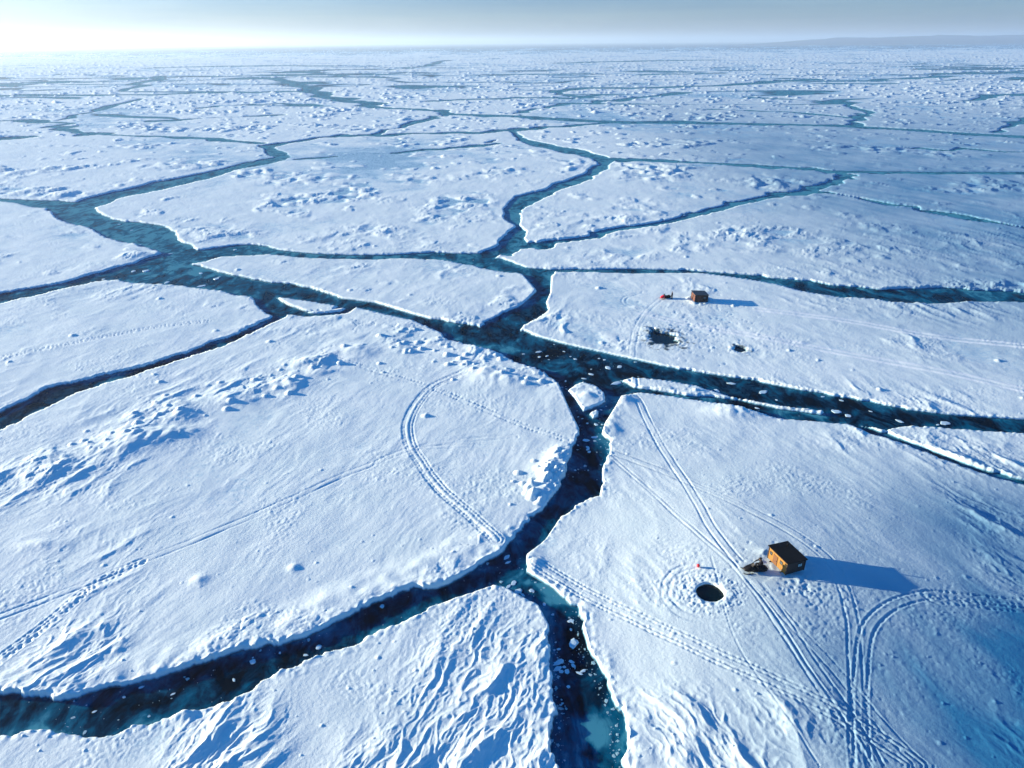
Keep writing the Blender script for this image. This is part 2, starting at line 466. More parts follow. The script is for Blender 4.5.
H = macro(X, Y) + plain + crust + swell + mS * SAS * .54 + mR * (RUB - .22) * (0.54 - .08 * smoo((Y - 120) / 60) + .0024 * np.clip(Y - 100, 0, 700)) + 0.05 * SAS * smoo((Y - 45) / 40) * (1 - mS)

# a few drifts and mounds of their own: px, py, rx, ry, height
for (px, py, rx, ry, hh) in [
        (492, 374, 3.6, 3.2, .95), (515, 380, 3.2, 2.4, .7), (548, 470, 2.0, 1.8, .7), (540, 490, 1.8, 1.6, .6), (360, 350, 3.5, 2.5, .7), (130, 440, 5, 3, .6), (285, 385, 4, 3, .8),
        (150, 436, 4, 3, .7), (625, 400, 1.4, 1.6, .5), (735, 412, 4.0, 2.2, .9), (587, 396, 1.3, 1.3, .6), (612, 428, 1.2, 2.6, .4), (200, 580, .9, .9, .3), (294, 568, .6, .6, .3),
        (118, 650, .5, .5, .2), (182, 714, .9, .5, .55), (533, 563, 1.0, 1.4, .35), (100, 452, 6, 2.6, .5), (232, 400, 5, 2.4, .8), (312, 362, 4, 2.2, .7), (55, 472, 5, 2.4, .8), (178, 432, 4.5, 1.8, .5), (400, 350, 3, 2, .5), (50, 545, 2.2, 1.0, .3), (556, 455, 1.2, 1.4, .5), (30, 545, 1.5, 1.0, .2),
        (765, 552, .9, .7, .22), (772, 566, .9, 1.0, .18), (757, 586, 1.5, .7, .0), (698, 303, 2.2, 1.2, .25), (320, 372, 2.5, 1.5, .5), (180, 415, 3, 2, .6)]:
    cx, cy = ground(px, py)
    q = ((X - cx) / rx) ** 2 + ((Y - cy) / ry) ** 2
    H += .65 * hh * np.exp(-q) * (1 + .25 * pn(X / 1.5, Y / 1.5, 110))

# collars of dug-out snow around the fishing holes
for i, (hx, hy, r) in enumerate(HOLE_XY):
    d = np.hypot(X - hx, Y - hy)
    m = d < r * 5
    amp = (0.09, .07, .10)[i]
    H += np.where(m, amp * np.exp(-((d - r * 1.45) / (0.42 * r)) ** 2) * (.6 + .9 * pn(X / .9, Y / .9, 120 + i)), 0)
    H += np.where(m, 0.06 * np.exp(-((d - r * 1.9) / r) ** 2) * np.abs(pn(X / .45, Y / .45, 130 + i)) * 2, 0)

# ------------------------------------------------------------------ tracks pressed into the snow
TR = np.zeros((NR, NC))


def track(pts, offs, width, dep, rim, tread=0.0, wob=0.12, mod=None):
    P = spline(G(pts), 8)
    seg = np.hypot(*np.diff(P, axis=0).T)
    cum = np.concatenate([[0], np.cumsum(seg)])
    mg = max(abs(o) for o in offs) + width * 4 + 1.0
    sl = window(0, 0, P[:, 1].min() - mg, P[:, 1].max() + mg)
    xs, yy = X[sl], Y[sl]
    best = np.full(xs.shape, 1e9)
    sgn = np.zeros(xs.shape)
    arc = np.zeros(xs.shape)
    for i in range(len(P) - 1):
        a, b = P[i], P[i + 1]
        x0, x1 = min(a[0], b[0]) - mg, max(a[0], b[0]) + mg
        y0, y1 = min(a[1], b[1]) - mg, max(a[1], b[1]) + mg
        m = (xs > x0) & (xs < x1) & (yy > y0) & (yy < y1)
        if not m.any():
            continue
        e = b - a
        L = max(e @ e, 1e-9)
        wx, wy = xs[m] - a[0], yy[m] - a[1]
        t = np.clip((wx * e[0] + wy * e[1]) / L, 0, 1)
        d = np.hypot(wx - t * e[0], wy - t * e[1])
        s = np.sign(wx * e[1] - wy * e[0])
        k = d < best[m]
        q = best[m]; q[k] = d[k]; best[m] = q
        q = sgn[m]; q[k] = s[k]; sgn[m] = q
        q = arc[m]; q[k] = (cum[i] + t * seg[i])[k]; arc[m] = q
    lat = best * sgn + wob * pn(arc / 5.0, arc * 0, 140)
    z = np.zeros(xs.shape)
    w = np.maximum(width, 0.75 * cellx[sl])
    fade = np.minimum(1, width / w * 1.2)
    for o in offs:
        q = (lat - o) / w
        g = np.exp(-q * q)
        mm = .62 + .75 * np.clip(pn(arc / 7.0, arc * 0 + o * .7, 145) + .5, 0, 1)
        if tread:
            mm = mm + tread * np.clip(1.6 * np.sin(arc * 2 * math.pi / 0.75 + o * 3 + 5 * pn(arc / 1.7, arc * 0 + o * 9, 143)) + 1.2 * pn(arc / .5, arc * 0 + o, 144), -1, 1)
        if mod:
            mm = mm * (0.55 + 0.9 * np.clip(pn(arc / mod, arc * 0 + o, 141) + .4, 0, 1))
        z += (-dep * g * mm + rim * np.exp(-((np.abs(q) - 1.7) / .7) ** 2) * (1 + .5 * pn(arc / .6, arc * 0 + o, 142))) * fade
    z[best > 1e8] = 0
    TR[sl] += z


track([(661, 299), (648, 310), (638, 326), (633, 345), (632, 357)], (-.6, .6), .16, .07, .02)
track([(633, 374), (634, 386)], (-.62, .62), .2, .14, .04)
track([(634, 396), (640, 404), (655, 435), (687, 485), (712, 528), (742, 567), (770, 602), (800, 645), (830, 690), (860, 735), (880, 772)], (-.55, .55), .13, .12, .05)
track([(610, 455), (646, 486), (681, 518), (718, 550), (740, 572), (765, 605), (796, 650), (828, 700), (862, 745), (880, 790)], (-.16, .42), .11, .09, .035, mod=6)
track([(612, 452), (661, 470), (700, 487), (755, 512), (800, 537), (828, 560), (842, 583), (852, 620), (856, 668), (857, 720), (860, 780)], (-.6, .6), .13, .10, .045, mod=9)
track([(1100, 612), (1024, 604), (980, 599), (932, 595), (898, 603), (872, 622), (863, 650), (860, 700), (862, 780)], (-.6, .6), .14, .10, .05, tread=.55)
track([(933, 597), (980, 602), (1040, 607)], (-1.0, -.2, .3, .9), .16, .08, .04, tread=.9)
track([(534, 563), (585, 593), (650, 625), (725, 660), (790, 690), (850, 722), (905, 757), (940, 785)], (-.95, -.5, .35, .8), .12, .085, .04, tread=.6)
track([(745, 569), (790, 622), (838, 672), (880, 722), (930, 775)], (-.5, .5), .11, .07, .035)
track([(711, 557), (733, 635), (766, 687), (792, 724), (825, 775)], (0,), .10, .06, .03)
track([(464, 372), (431, 388), (411, 415), (409, 439), (421, 462), (442, 490), (470, 514), (497, 541)], (-.75, -.3, .5, .85), .16, .12, .04, tread=.4)
track([(-30, 628), (0, 617), (51, 597), (117, 571), (195, 540), (273, 507), (332, 480), (367, 466), (419, 447), (478, 439), (515, 437)], (-.5, .5), .13, .11, .02, mod=4)
track([(-30, 685), (0, 659), (51, 620), (94, 585), (140, 562)], (-.5, -.1, .3, .6), .16, .10, .05, tread=.9, mod=2)
track([(320, 352), (380, 372), (438, 390), (517, 423), (567, 440)], (-.5, .45), .16, .10, .02, tread=.9, mod=3)
track([(419, 448), (478, 446), (530, 450), (566, 456)], (-.5, .5), .13, .09, .02, mod=3)
track([(-30, 364), (0, 358), (78, 342), (156, 327), (210, 321)], (-.5, .5), .22, .13, .02, tread=.9)
track([(655, 316), (681, 322.5), (764, 337.6), (848, 354), (949, 373), (1023, 390), (1100, 408)], (-.7, .7), .3, -.10, -.02)
track([(757, 309), (848, 321), (932, 336), (1023, 346), (1100, 356)], (-.6, .6), .3, -.09, -.02)
track([(640, 292), (626, 297), (625, 303), (640, 311)], (-.5, .5), .22, .10, .02)
# vehicle circles round the near hole
hx, hy, _ = HOLE_XY[0]
d = np.hypot((X - hx) * .9, Y - hy) + .25 * pn(X / 3, Y / 3, 150)
ang = np.arctan2(Y - hy, X - hx)
for rr, k in ((3.9, .06), (4.7, .05), (3.3, .03)):
    TR += -k * np.exp(-((d - rr) / .13) ** 2) * smoo((np.cos(ang - 3.3) + .35) / .5) + k * .5 * np.exp(-((d - rr - .25) / .14) ** 2) * smoo((np.cos(ang - 3.3) + .35) / .5)

H += TR * .5


# footprints, clods and lumps stamped one by one
def stamp(x, y, r, h, sharp=1.0):
    y0, y1 = y - 2.2 * r, y + 2.2 * r
    r0, r1 = np.searchsorted(Yrow, y0), np.searchsorted(Yrow, y1) + 1
    r0 = max(r0 - 1, 0)
    if r0 >= NR - 1:
        return
    dep = y * CP + CAM_H * SP
    s0, s1 = (x - 2.5 * r) / dep * F_PX, (x + 2.5 * r) / dep * F_PX
    c0, c1 = max(np.searchsorted(ss, s0) - 1, 0), np.searchsorted(ss, s1) + 1
    q = ((X[r0:r1, c0:c1] - x) ** 2 + (Y[r0:r1, c0:c1] - y) ** 2) / (r * r)
    H[r0:r1, c0:c1] += h * np.exp(-q ** sharp)


nx, ny = ground(788, 566)
for k in range(420):                       # trampled snow round the near hut and the hole
    a = random.random() * 6.28
    q = random.gauss(0, 1.0)
    cx, cy, rad = random.choice([(nx, ny, 3.0), (nx - 1.8, ny + .3, 2.0), (nx + .6, ny - 3.6, 2.0), (hx, hy, 2.5)])
    x, y = cx + rad * abs(q) * math.cos(a), cy + rad * abs(q) * math.sin(a)
    stamp(x, y, random.uniform(.12, .2), -random.uniform(.03, .08))
for k in range(900):                       # beaten snow east of the near hut
    x, y = ground(random.gauss(880, 70), random.gauss(640, 45))
    stamp(x, y, random.uniform(.10, .22), random.uniform(-.035, .03))
fx_, fy_ = ground(700, 301)
for k in range(260):
    x, y = ground(random.gauss(705, 28), random.gauss(325, 14))
    stamp(x, y, random.uniform(.16, .3), -random.uniform(.04, .12))
for k in range(520):                      # loose clods
    px, py = random.uniform(-20, 1044), 300 + 470 * random.random()
    x, y = ground(px, py)
    stamp(x, y, .07 + .17 * random.random() ** 3, random.uniform(.02, .09), 1.2)
for k in range(70):
    px, py = random.uniform(0, 1024), random.uniform(140, 420)
    x, y = ground(px, py)
    rr = random.uniform(.25, .6)
    stamp(x, y, rr, rr * random.uniform(.35, .7), 1.5)
for k in range(150):                       # larger lumps on the ridge and the banks
    t = random.random()
    px, py = random.choice([(60 + 340 * t, 455 - 117 * t), (562 - 40 * t, 455 + 45 * t), (400 + 130 * t, 338 + 40 * t)])
    x, y = ground(px + random.gauss(0, 14), py + random.gauss(0, 8))
    rr = random.uniform(.25, .8)
    stamp(x, y, rr * .8, rr * random.uniform(.3, .6), 2)

# ragged snow lip along the banks
rim = np.exp(-((sd - 0.9) / 0.9) ** 2) * np.clip(0.55 + 1.2 * pn(X / 4, Y / 4, 160), 0, 1.4)
lump = np.abs(pn(X / 0.9, Y / 0.9, 161)) * .5 + np.abs(pn(X / 2.2, Y / 2.2, 162)) * .5
H += rim * (0.02 + 0.5 * lump) * .36 * smoo(pn(X / 14, Y / 14, 163) * 1.6 + .45)

# the cut bank above the foreground lead stands a little higher
d = chain_sd(spline(G([(58, 700), (160, 675), (275, 640), (335, 612), (400, 587), (500, 545)]), 4), np.full(21, .6), 6)
H += .22 * smoo(1.25 - np.clip(d, 0, 1e3) / 3.5) * (1 + .5 * pn(X / 2, Y / 2, 164))

# keep the feet of the huts and machines on level snow
PADS = []
NHUT = np.mean(G([(769, 545.1), (788.3, 541.3), (807.6, 558.6), (786.8, 564.4)], FB + float(macro(31, 62)) + 1.75), 0)
FHUT = np.mean(G([(692, 290), (704.5, 289), (709, 294.5), (695, 295)], FB + 2.1), 0)
SLED = ground(754, 571.5)
FSLED = ground(665, 298.3)
FPERS = ground(671.8, 298.8)
MARK = ground(698, 567.5)


def height_at(x, y):
    dep = y * CP + CAM_H * SP
    r = np.interp(y, Yrow, np.arange(NR))
    c = np.interp(x / dep * F_PX, ss, np.arange(NC))
    r0, c0 = int(r), int(c)
    fr, fc = r - r0, c - c0
    return float((Z[r0, c0] * (1 - fc) + Z[r0, c0 + 1] * fc) * (1 - fr) + (Z[r0 + 1, c0] * (1 - fc) + Z[r0 + 1, c0 + 1] * fc) * fr)


for (c, r) in ((NHUT, 2.1), (FHUT, 2.6), (SLED, 1.3), (FSLED, 1.4), (FPERS, .4)):
    d = np.hypot(X - c[0], Y - c[1])
    m = smoo((r + .7 - d) / .7)
    lvl = float(H[d < r].mean())
    H = H * (1 - m) + lvl * m
    PADS.append(lvl + FB)
# snow banked against the huts' walls
for (c, r, hh) in ((NHUT, 2.15, .22), (FHUT, 2.55, .35)):
    d = np.hypot(X - c[0], Y - c[1])
    H += hh * np.exp(-((d - r) / .45) ** 2) * np.clip(.2 + 1.6 * pn(X / 1.1, Y / 1.1, 170), 0, 1)

# assemble: wall profile x (freeboard + relief)
sdt = np.minimum(sd, hole_d + 0.0)
wall = np.maximum(0.2, 0.5 * cell)
wallh = np.where(hole_d < sd + .01, np.maximum(.16, .3 * cell), wall)
k = sdt / wallh
top = np.maximum(FB + H, 0.22)
top = top * (1 + .35 * pn(X / .7, Y / .7, 165) * np.exp(-np.maximum(sd, 0) / .5) * np.clip(.7 / cellx / 2, 0, 1))
Z = np.where(k > 1, top, np.where(k > 0, top * np.clip(k, 0, 1), np.maximum(-0.6, k * 0.8)))

# ------------------------------------------------------------------ split into floes
land = sdt > 0
lab = np.zeros((NR, NC), np.int64)
parent = [0]


def find(a):
    while parent[a] != a:
        parent[a] = parent[parent[a]]
        a = parent[a]
    return a


prev = None
for r in range(NR):
    row = land[r]
    dff = np.diff(np.concatenate([[0], row.astype(np.int8), [0]]))
    st, en = np.nonzero(dff == 1)[0], np.nonzero(dff == -1)[0]
    cur = []
    for s_, e_ in zip(st, en):
        parent.append(len(parent))
        l = len(parent) - 1
        lab[r, s_:e_] = l
        cur.append((s_, e_, l))
    if prev:
        i = j = 0
        while i < len(cur) and j < len(prev):
            a, b = cur[i], prev[j]
            if a[0] < b[1] and b[0] < a[1]:
                ra, rb_ = find(a[2]), find(b[2])
                if ra != rb_:
                    parent[max(ra, rb_)] = min(ra, rb_)
            if a[1] < b[1]:
                i += 1
            else:
                j += 1
    prev = cur
lut = np.array([find(i) for i in range(len(parent))])
lab = lut[lab]


def label_at(px, py):
    x, y = ground(px, py, FB)
    r = int(round(np.interp(y, Yrow, np.arange(NR))))
    c = int(round(np.interp(x / (y * CP + CAM_H * SP) * F_PX, ss, np.arange(NC))))
    return int(lab[r, c])


# ------------------------------------------------------------------ materials
def nt(name):
    m = bpy.data.materials.new(name)
    m.use_nodes = True
    t = m.node_tree
    return m, t, t.nodes['Principled BSDF']


def node(t, typ, **kw):
    n = t.nodes.new(typ)
    for k_, v in kw.items():
        setattr(n, k_, v)
    return n


def noise_node(t, scale, detail=4, rough=.55, vec=None):
    n = node(t, 'ShaderNodeTexNoise')
    n.inputs['Scale'].default_value = scale
    n.inputs['Detail'].default_value = detail
    n.inputs['Roughness'].default_value = rough
    if vec is not None:
        t.links.new(vec, n.inputs['Vector'])
    return n


def ramp(t, fac, stops):
    r = node(t, 'ShaderNodeValToRGB')
    el = r.color_ramp.elements
    while len(el) < len(stops):
        el.new(0.5)
    for e, (p, c) in zip(el, stops):
        e.position = p
        e.color = (*c, 1) if len(c) == 3 else c
    t.links.new(fac, r.inputs[0])
    return r


def simple(name, col, rough=.6, metal=0, var=.25, scale=6, bump=0.0):
    m, t, b = nt(name)
    tc = node(t, 'ShaderNodeTexCoord')
    n = noise_node(t, scale, 5, .6, tc.outputs['Object'])
    lo = tuple(c * (1 - var) for c in col)
    hi = tuple(min(1, c * (1 + var)) for c in col)
    r = ramp(t, n.outputs['Fac'], [(.3, lo), (.7, hi)])
    t.links.new(r.outputs[0], b.inputs['Base Color'])
    b.inputs['Roughness'].default_value = rough
    b.inputs['Metallic'].default_value = metal
    if max(col) < .02:
        b.inputs['Specular IOR Level'].default_value = .2
    if bump:
        bn = node(t, 'ShaderNodeBump')
        bn.inputs['Strength'].default_value = bump
        bn.inputs['Distance'].default_value = .02
        t.links.new(n.outputs['Fac'], bn.inputs['Height'])
        t.links.new(bn.outputs[0], b.inputs['Normal'])
    return m


def snow_material():
    m, t, b = nt('snow')
    L = t.links.new
    geo = node(t, 'ShaderNodeNewGeometry')
    pos = geo.outputs['Position']
    sep = node(t, 'ShaderNodeSeparateXYZ')
    L(pos, sep.inputs[0])
    # colour: snow, with the blue ice of the banks showing below its snow cover, and painted shade towards the right
    n1 = noise_node(t, .11, 5, .6, pos)
    snow = ramp(t, n1.outputs['Fac'], [(.3, (.71, .86, .87)), (.7, (.77, .90, .91))])
    at = node(t, 'ShaderNodeAttribute', attribute_name='shade_and_ice')
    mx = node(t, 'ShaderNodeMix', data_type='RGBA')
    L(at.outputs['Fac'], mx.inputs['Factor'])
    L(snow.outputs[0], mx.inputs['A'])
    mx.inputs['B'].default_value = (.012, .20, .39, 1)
    n2 = noise_node(t, 1.4, 4, .6, pos)
    ad = node(t, 'ShaderNodeMath', operation='MULTIPLY_ADD')
    L(n2.outputs['Fac'], ad.inputs[0])
    ad.inputs[1].default_value = -.35
    L(sep.outputs['Z'], ad.inputs[2])
    icef = node(t, 'ShaderNodeMapRange')
    icef.inputs['From Min'].default_value = .0
    icef.inputs['From Max'].default_value = .2
    icef.inputs['To Min'].default_value = 1
    icef.inputs['To Max'].default_value = 0
    L(ad.outputs[0], icef.inputs['Value'])
    mx2 = node(t, 'ShaderNodeMix', data_type='RGBA')
    L(icef.outputs[0], mx2.inputs['Factor'])
    pk = node(t, 'ShaderNodeAttribute', attribute_name='packed')
    mxp = node(t, 'ShaderNodeMix', data_type='RGBA')
    L(pk.outputs['Fac'], mxp.inputs['Factor'])
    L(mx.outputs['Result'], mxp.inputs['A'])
    mxp.inputs['B'].default_value = (.88, .97, .985, 1)
    L(mxp.outputs['Result'], mx2.inputs['A'])
    mx2.inputs['B'].default_value = (.19, .46, .66, 1)
    # shade of the bank walls painted as a dark wet band at the waterline
    wl = node(t, 'ShaderNodeMapRange')
    wl.inputs['From Min'].default_value = -.10
    wl.inputs['From Max'].default_value = .06
    wl.inputs['To Min'].default_value = 1
    wl.inputs['To Max'].default_value = 0
    L(ad.outputs[0], wl.inputs['Value'])
    mxw = node(t, 'ShaderNodeMix', data_type='RGBA')
    L(wl.outputs[0], mxw.inputs['Factor'])
    L(mx2.outputs['Result'], mxw.inputs['A'])
    mxw.inputs['B'].default_value = (.012, .09, .15, 1)
    mx2 = mxw
    wt = node(t, 'ShaderNodeAttribute', attribute_name='wet')
    mx3 = node(t, 'ShaderNodeMix', data_type='RGBA')
    L(wt.outputs['Fac'], mx3.inputs['Factor'])
    L(mx2.outputs['Result'], mx3.inputs['A'])
    mx3.inputs['B'].default_value = (.004, .035, .06, 1)
    L(mx3.outputs['Result'], b.inputs['Base Color'])
    b.inputs['Roughness'].default_value = .55
    b.inputs['Specular IOR Level'].default_value = .35
    # grain
    b1 = noise_node(t, 3.2, 6, .68, pos)
    b2 = noise_node(t, .35, 4, .6, pos)
    sm = node(t, 'ShaderNodeMath', operation='MULTIPLY_ADD')
    L(b2.outputs['Fac'], sm.inputs[0])
    sm.inputs[1].default_value = 1.2
    L(b1.outputs['Fac'], sm.inputs[2])
    bp = node(t, 'ShaderNodeBump')
    bp.inputs['Strength'].default_value = .5
    bp.inputs['Distance'].default_value = .08
    L(sm.outputs[0], bp.inputs['Height'])
    L(bp.outputs[0], b.inputs['Normal'])
    return m


def water_material():
    m, t, b = nt('lead_water')
    L = t.links.new
    geo = node(t, 'ShaderNodeNewGeometry')
    pos = geo.outputs['Position']
    mp = node(t, 'ShaderNodeMapping')
    mp.inputs['Scale'].default_value = (1, .55, 1)
    L(pos, mp.inputs[0])
    n1 = noise_node(t, .22, 6, .62, mp.outputs[0])
    n1.inputs['Distortion'].default_value = 1.2
    n2 = noise_node(t, .9, 5, .6, mp.outputs[0])
    n2.inputs['Distortion'].default_value = .8
    at = node(t, 'ShaderNodeAttribute', attribute_name='shelf_sheen')
    # new grey ice (frazil) drifting on black water, the pale drowned foot of the floes, and painted sky sheen farther out
    s1 = node(t, 'ShaderNodeMath', operation='MULTIPLY_ADD')
    L(n2.outputs['Fac'], s1.inputs[0])
    s1.inputs[1].default_value = .35
    L(n1.outputs['Fac'], s1.inputs[2])
    s2 = node(t, 'ShaderNodeMath', operation='MULTIPLY_ADD')
    L(at.outputs['Fac'], s2.inputs[0])
    s2.inputs[1].default_value = .20
    L(s1.outputs[0], s2.inputs[2])
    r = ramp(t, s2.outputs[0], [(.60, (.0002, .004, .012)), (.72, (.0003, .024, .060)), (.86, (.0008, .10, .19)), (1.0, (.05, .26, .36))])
    L(r.outputs[0], b.inputs['Base Color'])
    rr = node(t, 'ShaderNodeMapRange')
    rr.inputs['From Min'].default_value = .55
    rr.inputs['From Max'].default_value = .85
    rr.inputs['To Min'].default_value = .12
    rr.inputs['To Max'].default_value = .45
    L(s2.outputs[0], rr.inputs['Value'])
    L(rr.outputs[0], b.inputs['Roughness'])
    b.inputs['IOR'].default_value = 1.15
    b.inputs['Specular IOR Level'].default_value = .12
    return m


M_SNOW = snow_material()
M_WATER = water_material()


# ------------------------------------------------------------------ meshes from the grid
def tag(o, label=None, cat=None, group=None, kind=None):
    if label:
        o['label'] = label
    if cat:
        o['category'] = cat
    if group:
        o['group'] = group
    if kind:
        o['kind'] = kind
    return o


def grid_mesh(name, quads, xyz, mat, attrs=None, smooth=True):
    """quads: (n,4) indices into xyz; compacts the vertices"""
    used, inv = np.unique(quads.ravel(), return_inverse=True)
    v = xyz[used]
    org = np.array([v[:, 0].mean(), v[:, 1].mean(), 0.0]) if name != 'water' else np.zeros(3)
    me = bpy.data.meshes.new(name)
    me.vertices.add(len(v))
    me.vertices.foreach_set('co', (v - org).astype(np.float32).ravel())
    n = len(quads)
    me.loops.add(n * 4)
    me.loops.foreach_set('vertex_index', inv.astype(np.int32).ravel())
    me.polygons.add(n)
    me.polygons.foreach_set('loop_start', np.arange(0, n * 4, 4, dtype=np.int32))
    me.polygons.foreach_set('use_smooth', np.full(n, smooth))
    for an, av in (attrs or {}).items():
        a = me.attributes.new(an, 'FLOAT', 'POINT')
        a.data.foreach_set('value', av[used].astype(np.float32))
    me.update(calc_edges=True)
    me.materials.append(mat)
    o = bpy.data.objects.new(name, me)
    o.location = org
    COL.objects.link(o)
    return o


idx = np.arange(NR * NC).reshape(NR, NC)
q = np.stack([idx[:-1, :-1], idx[:-1, 1:], idx[1:, 1:], idx[1:, :-1]], -1).reshape(-1, 4)
xyz = np.stack([Xf, Yf, Z.ravel()], 1)
ql = lab.ravel()[q].max(1)
# shade painted on the right and lower-right snow; blue ice between drifts farther out
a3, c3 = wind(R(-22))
shade_region = np.maximum(1.1 * smoo(1.05 - .60 * np.hypot((X - 52) / 28, (Y - 38) / 26)), .75 * ell(1075, 560, 24, 20))
shade_region = np.maximum(shade_region, .50 * smoo((X - 6) / 52) * (1 - smoo((Y - 62) / 40)))
shade_region = np.maximum(shade_region, .75 * smoo((X - 38) / 110) * smoo((Y - 80) / 60) * (1 - .85 * smoo((Y - 250) / 700)))
SHADE_ICE = np.clip(shade_region * (.96 + .16 * pn(a3 / 14, c3 / 3.2, 181) + .16 * fbm(X, Y, 22, 3, 182)), 0, .97)
WET = np.zeros((NR, NC))                      # water thrown up round the two ragged holes soaks the snow
for (hx_, hy_, r) in HOLE_XY[1:]:
    d = np.hypot(X - hx_, (Y - hy_) * .75)
    m = d < 4 * r
    WET = np.where(m, np.maximum(WET, np.clip(((1.55 if r > 2 else 1.15) - d / r) * 1.4 + 1.9 * fbm(X, Y, 1.5, 3, 183) + .5 * pn(X / 4, Y / 4, 186), 0, 1)), WET)
PACK = np.zeros((NR, NC))
for pts in ([(640, 312), (655, 316), (681, 322.5), (764, 337.6), (848, 354), (949, 373), (1023, 390), (1100, 408)], [(757, 309), (848, 321), (932, 336), (1023, 346), (1100, 356)]):
    P = spline(G(pts), 8)
    for o_ in (-.75, .75):
        n_ = np.gradient(P, axis=0)
        n_ = np.stack([-n_[:, 1], n_[:, 0]], 1) / np.hypot(n_[:, 0], n_[:, 1])[:, None]
        d = chain_sd(P + n_ * o_ * 1.2, np.full(len(P), .22), 6)
        PACK = np.maximum(PACK, np.clip(1 - d / .35, 0, 1) * (.9 + .4 * pn(X / 5, Y / 5, 187)))
attrs = {'packed': np.clip(PACK, 0, 1).ravel(), 'shade_and_ice': SHADE_ICE.ravel(), 'wet': WET.ravel()}

FLOES = [
    ((720, 470), 'snowy floe crossed by many vehicle tracks, carrying the yellow walled hut'),
    ((300, 500), 'wide floe with a curved double snowmobile track and a long ridge of broken ice'),
    ((450, 690), 'wind-carved floe with steep blue-shadowed snow ridges beside the foreground channels'),
    ((400, 285), 'long lens-shaped floe without tracks, closed in by open leads on every side'),
    ((100, 320), 'pointed floe with one dotted line of tracks between two western leads'),
    ((60, 245), 'small smooth floe with rubble on its blunt tip beside the widest blue-green water'),
    ((330, 215), 'big hummocky floe north of the lens-shaped floe, bounded by the lead running away north'),
    ((820, 340), 'broad floe carrying the small dark red hut and the two ragged fishing holes'),
    ((760, 250), 'floe with streaky drifts lying between the thin zigzag crack and the east lead'),
    ((660, 195), 'rounded floe with a lone hummock, enclosed by the looping narrow crack'),
    ((985, 452), 'slim wedge of rough snow between the main lead and its thin side lead'),
    ((692, 388.5), 'narrow ribbon of ice lying inside the main lead above the tracked floe'),
    ((588, 396), 'single blocky lump of snowy ice standing in the water where the leads meet'),
    ((306, 303.5), 'little flat floe drifting at the mouth of the lower western lead'),
    ((595, 413), 'smallest ice cake just south of the blocky lump where the leads meet'),
    ((150, 155), 'distant floe with small blue-shadowed hummocks beyond the upper western lead'),
    ((900, 150), 'far flat floe between the long straight crack and the thin zigzag crack'),
]
taken = {}
for (px, py), label in FLOES:
    l = label_at(px, py)
    if l == 0 or l in taken:
        print('FLOE seed problem', (px, py), l, taken.get(l))
        continue
    taken[l] = label
counts = np.bincount(ql)
for l, label in taken.items():
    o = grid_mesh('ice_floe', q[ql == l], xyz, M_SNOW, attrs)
    tag(o, label, 'ice floe', 'ice floes parted by leads')
    print('floe', l, counts[l], label)
rest = (ql > 0) & ~np.isin(ql, list(taken))
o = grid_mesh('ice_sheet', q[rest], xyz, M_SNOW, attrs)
tag(o, kind='structure')
print('rest', rest.sum(), 'biggest', [(int(i), int(counts[i])) for i in np.argsort(counts)[::-1][:24] if i and i not in taken])

# water: one level sheet under everything
rs_ = np.unique(np.concatenate([np.arange(0, NR, 2), [NR - 1]]))
cs_ = np.unique(np.concatenate([np.arange(0, NC, 2), [NC - 1]]))
ii = idx[np.ix_(rs_, cs_)]
wq = np.stack([ii[:-1, :-1], ii[:-1, 1:], ii[1:, 1:], ii[1:, :-1]], -1).reshape(-1, 4)
shelf_sheen = np.exp(np.minimum(sd, 0) / np.maximum(1.1, 0.006 * Y)) * np.clip(.75 + .9 * pn(X / 6, Y / 6, 190), 0, 1.3) + 1.15 * smoo((Y - 95) / 150)  # far leads: sky reflection painted in as paler blue
for (px, py, rx, ry, k_) in ((490, 350, 7, 4, .9), (440, 338, 8, 3, .7), (215, 268, 16, 8, .9), (130, 235, 14, 8, .6), (530, 572, 2.2, 2.2, 1.2), (555, 592, 2, 2.5, .9), (590, 740, 2.2, 4, .8), (600, 432, 2, 3, .8), (580, 365, 6, 3, .5), (800, 412, 10, 2, .6), (60, 725, 4, 1.5, .5)):
    shelf_sheen = shelf_sheen + 1.5 * k_ * ell(px, py, rx, ry) * smoo(fbm(X, Y, 3.5, 3, 191) + .5)
wz = np.stack([Xf, Yf, np.zeros(N)], 1)
o = grid_mesh('water', wq, wz, M_WATER, {'shelf_sheen': shelf_sheen.ravel()})
tag(o, kind='structure')


